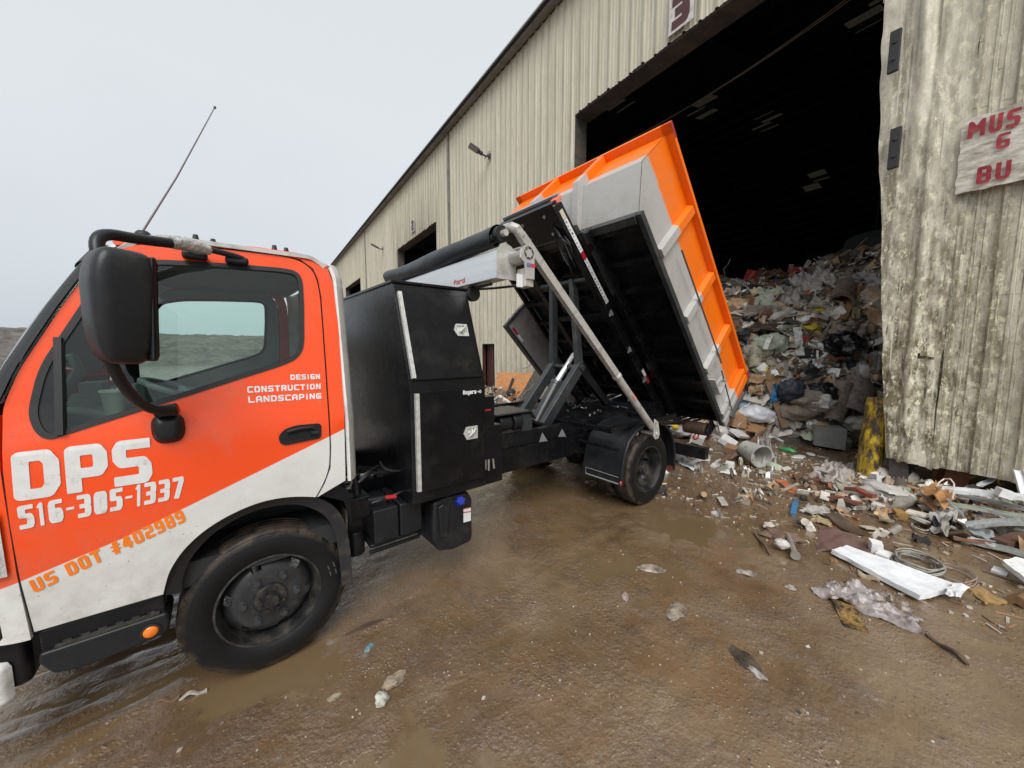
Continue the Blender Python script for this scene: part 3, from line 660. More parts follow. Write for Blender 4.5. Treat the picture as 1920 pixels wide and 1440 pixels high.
def smooth3(P, it=2):
    P = [Vector(p) for p in P]
    for _ in range(it): P = [P[0]] + [q for a, b in zip(P, P[1:]) for q in (a.lerp(b, .25), a.lerp(b, .75))] + [P[-1]]
    return P
DOOR = soft(DOOR, 2, 40); WIN = soft(WIN, 2, 80)
def shrink(P, k):
    n = len(P); o = []
    for i in range(n):
        a, b, c = P[i - 1], P[i], P[(i + 1) % n]
        t = Vector((c[0] - a[0], c[1] - a[1])).normalized(); o.append((b[0] + t.y * -k, b[1] + t.x * k))
    return o
area = sum(WIN[i - 1][0] * WIN[i][1] - WIN[i][0] * WIN[i - 1][1] for i in range(len(WIN)))
kk = .022 * (1 if area > 0 else -1)
WIN2 = shrink(WIN, kk)
BP = [(.318, .930), (.359, .998), (.392, 1.08), (.401, 1.2), (.402, 1.333), (.410, 1.67), (.415, 2.05), (.406, 2.145), (.386, 2.207), (.325, 2.249), (.228, 2.263), (.05, 2.259), (-.104, 2.252), (-.30, 2.232), (-.39, 2.207), (-.40, 2.222), (-.30, 2.252), (-.10, 2.274), (.13, 2.286), (.30, 2.285), (.40, 2.272), (.455, 2.235), (.480, 2.15), (.491, 1.9), (.489, 1.75), (.480, 1.38), (.475, 1.29), (.468, .992)]
for sgn, sf in ((-1, sideL), (1, sideR)):
    mb = MB(); panel(mb, DOOR, [WIN], sf()); door = mb.build("door", paint, tr, smooth=40, solid=.02 * (1 if sgn < 0 else 1), label="orange and white door with lettering" if sgn < 0 else None)
    mb = MB(); panel(mb, DOOR, [WIN], sf(-.024)); mb.build("door_lining", mat("cabin_lining", (.36, .38, .37), .7), door, smooth=40)
    mb = MB(); panel(mb, WIN, [WIN2], sf(.004), .04); sl = mb.build("window_seal", rubber, door, smooth=40, solid=.012)
    # glass right of the divider bar, black quarter panel in front of it
    gl = [(-.571, 1.425), (.60, 2.5)]
    qp = [p for p in WIN2 if p[0] < -.575] + [(-.575, 1.775), (-.575, 1.424)]
    qp = sorted([p for p in WIN2 if p[0] < -.578], key=lambda p: p[1]); qp = qp + [(-.572, 1.775), (-.578, 1.425)]
    gp = [p for p in WIN2 if p[0] > -.565]
    i0 = max(range(len(gp)), key=lambda i: -gp[i][0] if gp[i][1] < 1.5 else -9)
    gp = gp[i0:] + gp[:i0]
    gp = [(-.573, 1.425)] + gp + [(-.570, 1.77)]
    mb = MB(); panel(mb, gp, [], sf(-.008), .08); mb.build("window_glass", win, door, smooth=40)
    mb = MB(); panel(mb, qp, [], sf(-.002), .04); mb.build("quarter_panel", plast, door, smooth=40, solid=.01)
    mb = MB(); a = Vector(sf(.003)(-.576, 1.415)); b = Vector(sf(.003)(-.566, 1.80)); mb.beam(a, b, .022, .030); mb.build("divider_bar", rubber, door)
    # handle: cup and pull
    H = soft([(.150, 1.30), (.158, 1.262), (.180, 1.250), (.343, 1.262), (.352, 1.275), (.356, 1.333), (.345, 1.345), (.235, 1.349), (.180, 1.335)], 2, 120)
    mb = MB(); panel(mb, H, [], sf(.006), .05); hd = mb.build("handle", plast, door, smooth=40, solid=.010)
    mb = MB(); panel(mb, [(.185, 1.272), (.30, 1.280), (.315, 1.318), (.235, 1.322), (.19, 1.305)], [], sf(.008), .03); 
    mb.build("handle", mat("handle_recess", (.004, .004, .005), .7), door, smooth=0)
    mb = MB(); y = sf(.016)
    mb.tube([y(.19, 1.322), y(.25, 1.332), y(.31, 1.330), y(.325, 1.318)], .010, 8); mb.tube([y(.30, 1.30), y(.335, 1.297)], .013, 10); mb.build("handle", plast, door)
    mb = MB(); panel(mb, BP, [], sf(-.001), .06); cs = mb.build("side_panel", paint, tr, smooth=40, solid=.02)
    mb = MB(); seam = [p for p in DOOR if not (p[1] > 1.50 and p[0] < -.40)]; i_ = min(range(len(seam)), key=lambda i: (seam[i][0] + .72) ** 2 + (seam[i][1] - 1.5) ** 2); seam = seam[i_:] + seam[:i_]; mb.tube([sf(-.010)(*p) for p in seam], .009, 6); mb.build("door_seam", rubber, door)
    if sgn < 0:
        sL = sideL(.0025)
        for nm, tx, q, m_, tk in (("lettering", "DPS", ((-.706, 1.180), (-.327, 1.172), (-.326, 1.368), (-.701, 1.366)), letw, .215),
                                  ("lettering", "516-305-1337", ((-.701, 1.068), (-.236, 1.075), (-.225, 1.174), (-.702, 1.160)), letw, .23),
                                  ("lettering", "US DOT #402989", ((-.688, .803), (-.230, .960), (-.243, 1.020), (-.699, .857)), leto, .2),
                                  ("lettering", "DESIGN", ((.228, 1.588), (.371, 1.586), (.372, 1.614), (.228, 1.617)), letw, .24),
                                  ("lettering", "CONSTRUCTION", ((.036, 1.534), (.370, 1.531), (.372, 1.561), (.036, 1.566)), letw, .24),
                                  ("lettering", "LANDSCAPING", ((.037, 1.484), (.368, 1.478), (.370, 1.508), (.037, 1.516)), letw, .24)):
            letters(nm, tx, q, sL, m_, door, tk, .12 if tx == "DPS" else .2, N=22)
# front shell: corners, nose, windscreen
def xs(z):
    P = [(.4, -.712), (.64, -.712), (.87, -.724), (1.3, -.729), (1.53, -.721)] + [(b, a) for a, b in APIL] + [(2.2, -.40), (2.3, -.36)]
    for (za, a), (zb, b) in zip(P, P[1:]):
        if z <= zb: return a + (b - a) * (z - za) / (zb - za)
    return P[-1][1]
def nose(z): return .30 if z < 1.2 else .30 - .145 * sst(1.2, 1.6, z) - .02 * sst(1.6, 2.2, z)
def shell(u, z, off=0.):
    """u in -1..1 across the cab, from the near to the far side"""
    a = abs(u); ymax = -SY(z) + .010; e = 5 - 2.0 * sst(1.3, 1.7, z)
    x = xs(z) - nose(z) * (1 - a ** e) ** (1 / 1.6) - off
    return (x, math.copysign(ymax * (1 - (1 - a) ** 1.0 * 0) * a, u), z)
us = [math.sin(t * math.pi / 2) for t in np.linspace(-1, 1, 61)]
def shell_mesh(zs, ur, off=0.):
    mb = MB(); U = [u for u in us if ur[0] <= u <= ur[1]]
    n = len(U); mb.add([shell(u, z, off) for z in zs for u in U], [(j * n + i, j * n + i + 1, (j + 1) * n + i + 1, (j + 1) * n + i) for j in range(len(zs) - 1) for i in range(n - 1)]); return mb
ws = shell_mesh(np.linspace(1.55, 2.20, 14), (-1, 1)).build("windscreen", wsg, tr, smooth=60)
mb = MB()
for z0, z1 in ((1.50, 1.56), (2.13, 2.2)):
    s_ = shell_mesh(np.linspace(z0, z1, 4), (-1, 1), .009); mb.add(s_.v, s_.f)
for side in (-1, 1):
    U = np.linspace(.955, 1, 6) * side; zs = np.linspace(1.52, 2.2, 16)
    mb.add([shell(u, z, .011) for z in zs for u in U], [(j * 6 + i, j * 6 + i + 1, (j + 1) * 6 + i + 1, (j + 1) * 6 + i) for j in range(15) for i in range(5)])
mb.build("windscreen_seal", rubber, ws, smooth=60)
for side in (-1, 1):
    mb = MB(); mb.beam(shell(side * .2, 1.56, .03), shell(side * .62, 1.66, .03), .014, .014); mb.beam(shell(side * .3, 1.66, .025), shell(side * .75, 1.63, .025), .02, .012); mb.build("wiper", rubber, ws)
nose_ = shell_mesh(np.linspace(.62, 1.51, 14), (-1, 1)).build("front_panel", paint, tr, smooth=50, solid=.02)
mb = MB()
for k in range(5): mb.add(*(lambda q: (q.v, q.f))(shell_mesh(np.linspace(.80 + k * .07, .845 + k * .07, 2), (-.5, .5), .035)))
mb.build("grille", plast, tr, smooth=0, solid=-.01)
def HSH(u, z, o):
    p = shell(u, z, o); return (p[0] - .004, p[1] * (1 + o * .8), p[2])
for side in (-1, 1):
    hl = MB(); U = (1 - np.linspace(.28 ** .5, 0, 16) ** 2) * side; zs = np.linspace(.90, 1.15, 8)
    hl.add([HSH(u, z, .022 + .006 * math.sin(math.pi * j / 7)) for j, z in enumerate(zs) for u in U], [(j * 16 + i, j * 16 + i + 1, (j + 1) * 16 + i + 1, (j + 1) * 16 + i) for j in range(7) for i in range(15)])
    h = hl.build("headlight", glass("lamp_glass", (.9, .92, .93), gloss=1.5), tr, smooth=60)
    hl = MB(); hl.add([HSH(u, z, .014) for j, z in enumerate(zs) for u in U], [(j * 16 + i, j * 16 + i + 1, (j + 1) * 16 + i + 1, (j + 1) * 16 + i) for j in range(7) for i in range(15)])
    hl.build("reflector", chrome, h, smooth=60)
    mb = MB(); mb.bb((-.98, side * .55 - .40, .40), (-.735, side * .55 + .40, .62)); mb.bb((-.95, side * .9 - .09, .62), (-.735, side * .9 + .07, .88)); mb.build("bumper", blk, tr, bev=.03)
mb = MB(); mb.bb((-1.10, -.99, .34), (-1.0, .99, .56)); mb.bb((-1.0, -.99, .36), (-.78, -.93, .54)); mb.bb((-1.0, .93, .36), (-.78, .99, .54)); mb.build("bumper", white, tr, bev=.03)
# roof and back of the cab
mb = MB()
def roof_f(u, v):
    y = -.865 + 1.73 * v; a = abs(y) / .865
    x0 = -.40 - .12 * (1 - a ** 3.2); x = x0 + (.535 - .085 * a ** 6 - x0) * u
    return (x, y, 2.278 + .048 * (1 - a ** 3.5) - .10 * max(0, 1 - u / .22) ** 2 - .05 * max(0, (u - .88) / .12) ** 2 + .0 * u)
mb.grid(roof_f, 40, 40); rf = mb.build("roof", white, tr, smooth=60, solid=.02)
for y in (-.55, -.28, .28, .55):
    mb = MB(); M = Matrix.Translation((-.30 - .06 * (1 - abs(y)), y, 2.33)); mb.lathe([(.0, .022), (.02, .02), (.03, .01), (.034, 0)], 14, M @ Matrix.Rotation(R(90), 4, 'X')); mb.build("marker_lamp", rubber, rf)
for x, y in ((-.12, -.70), (-.05, -.66), (.22, -.72), (.28, -.70)):
    mb = MB(); mb.cyl((x, y, 2.305), (x, y, 2.336), .016, 10, .010); mb.build("roof_bolt", rubber, rf)
mb = MB()
def back_f(u, v):
    z = .98 + 1.27 * v; a = (u - .5) * 2; ym = -SY(z) + .004; ym -= .05 * sst(2.15, 2.32, z)
    t = abs(a); x = .50 + .075 * (1 - t ** 14) - .035 * sst(2.1, 2.32, z) ** 2
    return (x, a * ym, z)
mb.grid(back_f, 50, 40); mb.build("rear_panel", white, tr, smooth=60, solid=.02)
mb = MB(); mb.bb((-.68, -.93, .60), (.47, .93, .72)); mb.bb((-.2, -.60, .72), (.45, .60, 1.05)); mb.build("cab_floor", mat("cabin_dark", (.022, .024, .025), .7), tr)
mb = MB(); mb.grid(lambda u, v: (-.40 + .88 * u, -.83 + 1.66 * v, 2.24), 2, 2); mb.build("headliner", mat("cabin_grey", (.26, .27, .26), .8), tr)
dash = mat("dashboard", (.12, .14, .13), .55, var=.2)
mb = MB(); mb.grid(lambda u, v: (-.82 + .36 * u + .05 * math.sin(v * 9), -.90 + 1.8 * v, 1.40 + .10 * math.sin(u * 2.6) - .16 * u * u + .03 * math.sin(v * 14)), 14, 30); mb.bb((-.75, -.88, .8), (-.47, .88, 1.30)); mb.build("dashboard", dash, tr, smooth=60)
mb = MB(); mb.bb((-.52, .25, 1.36), (-.46, .62, 1.52)); mb.bb((-.70, -.05, 1.40), (-.60, .10, 1.56)); mb.tube([(-.66, -.80, 1.42), (-.6, -.82, 1.55), (-.54, -.82, 1.66), (-.56, -.8, 1.72), (-.62, -.79, 1.70)], .022, 8); mb.build("instrument_hood", dash, tr, bev=.02)
swc = Vector((-.20, -.45, 1.50)); swn = Vector((.40, 0, .9)).normalized(); a1 = Vector((0, 1, 0)); a2 = swn.cross(a1)
mb = MB(); mb.tube([swc + (a1 * math.cos(t) + a2 * math.sin(t)) * .215 for t in np.linspace(0, 2 * math.pi, 40)[:-1]], .017, 8, closed=True)
for t in (.3, 2.84, 4.7): mb.tube([swc, swc + (a1 * math.cos(t) + a2 * math.sin(t)) * .21], .013, 6)
mb.cyl(swc - swn * .03, swc + swn * .015, .06, 16); mb.cyl(swc - swn * .5, swc, .03, 10); mb.build("steering_wheel", mat("wheel_grey", (.14, .16, .155), .5), tr)
for y in (-.48, .30):
    mb = MB(); mb.bb((-.16, y - .25, 1.02), (.30, y + .25, 1.16)); M = Matrix.Translation((.30, y, 1.1)) @ Matrix.Rotation(R(8), 4, 'Y'); mb.bb((-.06, -.24, 0), (.06, .24, .48), M); mb.build("seat", mat("seat_cloth", (.13, .135, .14), .9), tr, bev=.04)
# near mirror on its arms
mir = MB()
def mirror_f(u, v):
    t = 2 * math.pi * u; p = math.pi * (v - .5); e1, e2 = .42, .38
    pw = lambda q, e: math.copysign(abs(q) ** e, q)
    cx, cy, cz = pw(math.cos(p), e2) * pw(math.cos(t), e1), pw(math.cos(p), e2) * pw(math.sin(t), e1), pw(math.sin(p), e2)
    tz = 1 - .16 * max(0, -cz) + .04 * max(0, cz); x = .085 * cx; 
    if cx < 0: x *= 1 + .25 * (1 - cz * cz)
    return (x * tz * .9, .088 * cy * tz, .205 * cz)
MM = Matrix.Translation((-.335, -1.28, 1.905)) @ Matrix.Rotation(R(22), 4, 'Z') @ Matrix.Rotation(R(3), 4, 'Y')
mir.grid(mirror_f, 48, 26, MM); mo = mir.build("mirror", plast, tr, smooth=60)
mb = MB(); mb.grid(lambda u, v: (.079 , (u - .5) * .145, (v - .5) * .35), 2, 2, MM); mb.build("mirror_glass", chrome, mo, smooth=0)
mb = MB(); mb.box((.066, 0, 0), (.022, .165, .385), MM); mb.build("mirror_rim", plast, mo, bev=.012)
mb = MB(); mb.tube(smooth3([(-.385, -1.24, 1.72), (-.375, -1.22, 1.66), (-.355, -1.18, 1.59), (-.325, -1.14, 1.53), (-.29, -1.11, 1.497), (-.24, -1.07, 1.49)]), .019, 12); mb.build("mirror_arm", plast, mo)
mb = MB(); mb.cyl((-.30, -1.04, 1.480), (-.222, -1.05, 1.492), .026, 12); mb.bb((-.285, -1.065, 1.462), (-.225, -1.01, 1.498)); mb.build("arm_clamp", plast, mo, bev=.006)
def mbase(u, v):
    t = 2 * math.pi * u; r = v; x = math.copysign(abs(math.cos(t)) ** .6, math.cos(t)); z = math.copysign(abs(math.sin(t)) ** .6, math.sin(t)) if math.sin(t) > 0 else math.sin(t)
    return (-.262 + .056 * x * r, -1.012 - .035 * (1 - r ** 4), 1.40 + .066 * z * r)
mb = MB(); mb.grid(mbase, 32, 8); mb.build("arm_base", plast, mo, smooth=60)
mb = MB(); mb.tube(smooth3([(-.385, -1.235, 2.07), (-.393, -1.215, 2.15), (-.37, -1.175, 2.186), (-.30, -1.11, 2.193), (-.2, -1.03, 2.210)]), .021, 12); mb.tube(smooth3([(-.2, -1.03, 2.213), (-.10, -.96, 2.222), (.02, -.915, 2.214), (.06, -.90, 2.205)]), .014, 10); mb.build("mirror_arm", plast, mo)
mb = MB(); tp = [(-.20, -1.03, 2.215), (-.16, -1.0, 2.222), (-.12, -.975, 2.222), (-.07, -.945, 2.216)]; mb.tube(tp, [.027, .033, .031, .022], 14)
mb.v = [p + Vector((.004 * fbm(p.x * 80, p.z * 90, p.y * 70), .004 * fbm(p.y * 80, p.x * 90), .006 * fbm(p.x * 60, p.z * 60, 7))) for p in mb.v]; mb.build("tape_wrap", mat("foil_tape", (.55, .54, .52), .3, metal=.4, var=.3, scale=40, bump=.8, bscale=60), mo)
for x in (-.125, .035):
    mb = MB(); mb.box((x, SY(2.2) - .03, 2.195), (.095, .05, .035)); mb.cyl((x - .015, SY(2.2) - .05, 2.20), (x - .015, SY(2.2) - .05, 2.226), .014, 10); mb.build("mirror_bracket", plast, mo, bev=.012)
mb = MB(); mb.tube([(-.43, .0, 2.36), (-.20, 0, 2.83), (.02, 0, 3.33)], [.007, .005, .003], 6); mb.cyl((.018, 0, 3.322), (.022, 0, 3.336), .007, 8); mb.cyl((-.44, 0, 2.30), (-.425, 0, 2.37), .02, 10, .012); mb.build("antenna", mat("antenna_steel", (.12, .08, .08), .4), tr)
# step, sills, front arch
mb = MB(); mb.bb((-.70, -.985, .50), (-.33, -.70, .63)); mb.build("sill", blk, tr, bev=.01)
mb = MB()
prof_ = [(-.705, .505), (-.70, .545), (-.325, .545), (-.315, .50), (-.325, .455), (-.36, .442), (-.45, .43), (-.6, .425), (-.67, .44)]
mb.prism(prof_, lambda x, z: (x, -1.005, z), lambda x, z: (x, -.80, z)); st = mb.build("step", plast, tr, bev=.012)
mb = MB(); mb.bb((-.66, -1.0, .546), (-.35, -.82, .556)); [mb.bb((-.64 + k * .05, -.99, .556), (-.615 + k * .05, -.84, .564)) for k in range(6)]; mb.build("step_tread", mat("tread_dirty", (.04, .037, .032), .7, var=.5, scale=30, bump=.8, bscale=60), st)
mb = MB(); M = Matrix.Translation((-.383, -1.005, .482)); mb.lathe([(0, -.012), (.02, -.011), (.026, -.006), (.028, .0)], 20, M); mb.build("side_marker", orl, st, smooth=40)
mb = MB(); mb.lathe([(.028, 0), (.028, -.008), (.036, -.006), (.036, .0)], 20, M); mb.build("marker_ring", rubber, st)
arch = MB()
A = [(-.325, .62), (-.318, .69), (-.30, .75), (-.255, .825), (-.18, .897), (-.09, .945), (.0, .972), (.075, .98), (.16, .976), (.245, .96), (.315, .925), (.40, .855), (.45, .77), (.475, .66), (.487, .50), (.49, .33)]
A = [tuple(p) for p in smooth3([Vector((x, z, 0)) for x, z in A])]; A = [(p[0], p[1]) for p in A]
na = len(A); inn = [(.045 + (x - .045) * .86, .40 + (z - .40) * .90) if z > .45 else (x - .06, z) for x, z in A]
arch.add([(x, -.985, z) for x, z in A] + [(x, -.97, z) for x, z in inn] + [(x, -.55, z) for x, z in A], [(i, i + 1, na + i + 1, na + i) for i in range(na - 1)] + [(i, i + 1, 2 * na + i + 1, 2 * na + i) for i in range(na - 1)])
arch.build("wheel_arch", mat("arch_plastic", (.016, .016, .018), .5, dirt=((.10, .08, .06), .3, 6)), tr, smooth=40, solid=.012)
mb = MB(); mb.grid(lambda u, v: (.462 + .03 * v + .04 * u, -.96 + .55 * u, .30 + .62 * v), 6, 10); mb.build("mud_flap", mat("flap_rubber", (.03, .028, .026), .6, dirt=((.16, .11, .07), .45, 5)), tr, solid=.012)
mb = MB(); mb.prism([(.28, .955), (.46, .86), (.50, .70), (.50, .90), (.45, .96)], lambda x, z: (x, -.985, z), lambda x, z: (x, -.90, z)); mb.build("arch_bracket", blk, tr, bev=.004)
# wheels
def tyre_mat():
    m = mat("tyre", (.0075, .0077, .0085), .5, var=.2, scale=9, spec=.3); nt = m.node_tree; L = nt.links.new; b = nt.nodes['Principled BSDF']
    tc = nn(nt, "ShaderNodeTexCoord"); sp = nn(nt, "ShaderNodeSeparateXYZ"); L(tc.outputs['Object'], sp.inputs[0])
    def mth(op, a, b_=0.):
        k = nn(nt, "ShaderNodeMath", operation=op)
        for i, q in enumerate((a, b_)):
            if isinstance(q, (int, float)): k.inputs[i].default_value = q
            else: L(q, k.inputs[i])
        return k.outputs[0]
    x, y, z = sp.outputs
    r = mth('SQRT', mth('ADD', mth('MULTIPLY', x, x), mth('MULTIPLY', z, z))); an = mth('ARCTAN2', x, z)
    n = nn(nt, "ShaderNodeTexNoise"); n.inputs['Scale'].default_value = 14; n.inputs['Detail'].default_value = 8; L(tc.outputs['Object'], n.inputs['Vector'])
    mk = nn(nt, "ShaderNodeMapRange"); mk.inputs['From Min'].default_value = .362; mk.inputs['From Max'].default_value = .392; L(r, mk.inputs[0])
    mk2 = nn(nt, "ShaderNodeMapRange"); mk2.inputs['From Min'].default_value = .36; mk2.inputs['From Max'].default_value = .6; L(n.outputs['Fac'], mk2.inputs[0])
    f = mth('MULTIPLY', mk.outputs[0], mth('MULTIPLY', mk2.outputs[0], .6))
    src = b.inputs['Base Color'].links[0].from_socket
    mx = nn(nt, "ShaderNodeMix", data_type='RGBA'); L(f, mx.inputs['Factor']); L(src, mx.inputs['A']); mx.inputs['B'].default_value = (.115, .088, .062, 1); L(mx.outputs['Result'], b.inputs['Base Color'])
    sip = mth('SIGN', mth('SINE', mth('ADD', mth('MULTIPLY', an, 88.), mth('MULTIPLY', y, 60.))))
    shoulder = nn(nt, "ShaderNodeMapRange"); shoulder.inputs['From Min'].default_value = .388; shoulder.inputs['From Max'].default_value = .394; L(r, shoulder.inputs[0])
    ring = mth('MULTIPLY', mth('SINE', mth('MULTIPLY', r, 300.)), .035)
    hgt = mth('ADD', mth('ADD', mth('MULTIPLY', sip, shoulder.outputs[0]), ring), mth('MULTIPLY', n.outputs['Fac'], .8))
    bp = nn(nt, "ShaderNodeBump"); bp.inputs['Strength'].default_value = .55; bp.inputs['Distance'].default_value = .006; L(hgt, bp.inputs['Height']); L(bp.outputs[0], b.inputs['Normal'])
    return m
TY = tyre_mat(); RIM = mat("rim_black", (.014, .014, .015), .42, var=.35, scale=10, coat=.2, bump=.15, bscale=60, dirt=((.085, .075, .06), .38, 9))
DISC = mat("wheel_disc", (.026, .027, .029), .34, var=.3, scale=10, spec=.5, bump=.06, bscale=70, dirt=((.075, .065, .05), .22, 16)); NUT = mat("wheel_nut", (.06, .062, .066), .35, metal=.3)
def tyre_prof(w=.225, ro=.408, ri=.252):
    h = w / 2; P = [(ri, -h * .80), (ri + .012, -h * .90), (ri + .05, -h * 1.0), (ri + .085, -h * 1.02), (ro - .045, -h * .97), (ro - .022, -h * .90), (ro - .008, -h * .80)]
    t = [(ro - .001, -h * .74)]
    for g in (-.48, -.16, .16, .48): t += [(ro, h * g - .006), (ro - .011, h * g - .004), (ro - .011, h * g + .004), (ro, h * g + .006)]
    t += [(ro - .001, h * .74)]
    return P + t + [(r, -y) for r, y in P[::-1]]
def rim_front():
    mb = MB(); mb.lathe([(.256, .09), (.262, -.085), (.262, -.098), (.250, -.100), (.244, -.085), (.232, -.055), (.226, -.02), (.222, .06)], 64)
    mb.mi = 1
    P = [(.224, .0), (.215, -.026), (.20, -.045), (.178, -.060), (.150, -.066), (.128, -.068), (.085, -.070), (.083, -.060)]
    def hol(i, j): return i in (1, 2, 3) and (j % 8 in (0, 1, 2)) if False else (i in (1, 2) and j % 12 in (0, 1, 2))
    mb.lathe(P, 72, None, hol)
    for k in range(6):
        mb.mi = 2; t = 2 * math.pi * (k + .3) / 6; p = Vector((.130 * math.cos(t), -.066, .130 * math.sin(t))); mb.cyl(p, p + Vector((0, -.012, 0)), .023, 16, .021); mb.cyl(p + Vector((0, -.012, 0)), p + Vector((0, -.030, 0)), .0165, 6)
    mb.mi = 0
    mb.lathe([(.086, -.058), (.083, -.085), (.078, -.092), (.046, -.094), (.044, -.110), (.036, -.124), (.0, -.126)], 40)
    for k in range(8):
        t = 2 * math.pi * k / 8; p = Vector((.063 * math.cos(t), -.093, .063 * math.sin(t))); mb.cyl(p, p + Vector((0, -.014, 0)), .011, 6)
    return mb
def rim_rear():
    mb = MB(); mb.lathe([(.256, .10), (.262, -.088), (.262, -.100), (.250, -.102), (.244, -.085), (.236, -.05), (.228, .0), (.222, .045)], 64)
    mb.mi = 1
    mb.lathe([(.223, .02), (.212, .055), (.19, .075), (.15, .082), (.09, .084)], 72, None, lambda i, j: i in (1, 2) and j % 9 in (0, 1, 2))
    for k in range(6):
        t = 2 * math.pi * (k + .1) / 6; p = Vector((.122 * math.cos(t), .082, .122 * math.sin(t))); mb.cyl(p, p + Vector((0, -.030, 0)), .015, 6)
    mb.lathe([(.092, .09), (.088, -.01), (.080, -.035), (.055, -.04), (.05, -.055), (.0, -.057)], 36)
    for k in range(8):
        t = 2 * math.pi * k / 8; p = Vector((.068 * math.cos(t), -.036, .068 * math.sin(t))); mb.cyl(p, p + Vector((0, -.014, 0)), .010, 6)
    return mb
def wheel_at(loc, rz, ro, src):
    e = empty("wheel", loc, (0, ro, rz), tr)
    for o in src:
        c = o.copy(); COL.objects.link(c); c.parent = e
    return e
e0 = empty("wheel", (.078, -.838, .388), (0, .35, 0), tr); e0.scale = (.955, 1, .955)
mb = MB(); mb.lathe(tyre_prof(), 96); t0 = mb.build("tyre", TY, e0, smooth=50)
r0 = rim_front().build("rim", [RIM, DISC, NUT], e0, smooth=35)
letters("tyre_lettering", "DS", ((-.06, .31), (.0, .31), (.0, .35), (-.06, .35)), lambda u, v: (v * math.sin(.9 + u * -4), -.1135, v * math.cos(.9 + u * -4)), mat("tyre_letter", (.06, .06, .06), .6), e0, .2)
wheel_at((.078, .838, .388), math.pi, 1.1, [t0, r0]).scale = (.955, 1, .955)
WB = 3.65
e1 = empty("wheel", (WB, -.955, .402), (0, .8, 0), tr)
c = t0.copy(); COL.objects.link(c); c.parent = e1
r1 = rim_rear().build("rim", [RIM, RIM], e1, smooth=35)
wheel_at((WB, -.700, .402), math.pi, .2, [t0, r1]); wheel_at((WB, .955, .402), math.pi, 1.9, [t0, r1]); wheel_at((WB, .700, .402), 0, 2.4, [t0, r1])
# chassis
for y in (-.43, .43):
    mb = MB(); mb.bb((-.95, y - .035, .54), (4.98, y + .035, .78)); mb.bb((.9, y - .045, .785), (4.98, y + .045, .92))
    for k in range(26): 
        x = 1.0 + k * .155; sg_ = -1 if y < 0 else 1
        for z in (.60, .70): mb.cyl((x, y + sg_ * .035, z), (x, y + sg_ * .046, z), .011, 6)
    mb.build("frame_rail", blk, tr, bev=.006)
mb = MB()
for x in (-.6, 1.2, 1.9, 2.7, 3.2, 4.1, 4.85): mb.bb((x - .05, -.395, .56), (x + .05, .395, .76))
mb.build("crossmember", blk, tr, bev=.005)
for x in (.078, WB):
    mb = MB(); mb.cyl((x, -.72, .40), (x, .72, .40), .06, 14); 
    if x > 1: mb.lathe([(.0, -.2), (.12, -.16), (.19, -.05), (.19, .05), (.12, .16), (0, .2)], 24, Matrix.Translation((x, 0, .40)))
    mb.build("axle", blk, tr)
for y in (-.50, .50):
    mb = MB()
    for k in range(5): mb.tube([(WB - .62 + k * .07, y, .60), (WB, y, .43 + k * .014), (WB + .62 - k * .07, y, .60)], .022, 4)
    mb.build("leaf_spring", blk, tr)
mb = MB(); mb.cyl((2.2, .1, .50), (3.45, 0, .42), .045, 14); mb.build("drive_shaft", blk, tr)
mb = MB(); mb.cyl((2.98, -.30, .50), (2.98, .10, .50), .10, 20); mb.build("air_tank", mat("tank_grey", (.13, .12, .10), .5, dirt=((.12, .09, .06), .4, 6)), tr, bev=.02)
tri = mat("triangle_grey", (.20, .21, .21), .35)
for P3 in (((1017, 811), (1011, 829), (1027, 827)), ((1054, 804), (1047, 819), (1062, 819))):
    p = [PL(1, -.478, *q) for q in P3]; mb = MB(); mb.add([q for q in p] + [q + Vector((0, .006, 0)) for q in p], [(0, 1, 2), (3, 4, 5), (0, 1, 4, 3), (1, 2, 5, 4), (2, 0, 3, 5)]); mb.build("warning_triangle", tri, tr, smooth=0)
# clutter behind the cab: battery box, tank, hoses
mb = MB(); mb.bb((.66, -.88, .47), (.83, -.50, .70)); mb.bb((.838, -.88, .47), (1.0, -.50, .70)); mb.bb((.64, -.86, .44), (1.02, -.48, .468)); mb.build("battery_box", plast, tr, bev=.012)
mb = MB(); mb.tube([(.62, -.90, .445), (.95, -.90, .445), (1.06, -.86, .50), (1.08, -.7, .55)], .014, 8); mb.build("rail", blk, tr)
mb = MB()
tk = [(1.03, .42), (1.09, .30), (1.20, .275), (1.36, .285), (1.375, .33), (1.375, .62), (1.34, .69), (1.16, .70), (1.05, .68)]
mb.prism(tk, lambda x, z: (x, -.955, z), lambda x, z: (x, -.52, z)); dt = mb.build("fluid_tank", plast, tr, bev=.028)
mb = MB(); mb.prism([(1.09, .42), (1.15, .40), (1.17, .62), (1.12, .66), (1.08, .64)], lambda x, z: (x, -.975, z), lambda x, z: (x, -.95, z)); mb.build("moulded_rib", plast, dt, bev=.01)
mb = MB(); p = PL(1, -.975, 862, 940); M = Matrix.Translation(p) @ Matrix.Rotation(R(-35), 4, 'X')
mb.lathe([(0, -.028), (.024, -.028), (.030, -.02), (.031, .02)], 24, M); 
for k in range(6): t = k * math.pi / 3; mb.cyl(M @ Vector((.029 * math.cos(t), -.024, .029 * math.sin(t))), M @ Vector((.029 * math.cos(t), .015, .029 * math.sin(t))), .007, 8)
mb.build("blue_cap", mat("cap_blue", (.010, .03, .30), .4, coat=.1), dt)
mb = MB(); q = [PL(1, -.9565, *a) for a in ((869, 955), (883, 952), (883, 976), (869, 980))]; mb.add(q, [(0, 1, 2, 3)]); mb.build("sticker", whm, dt, smooth=0)
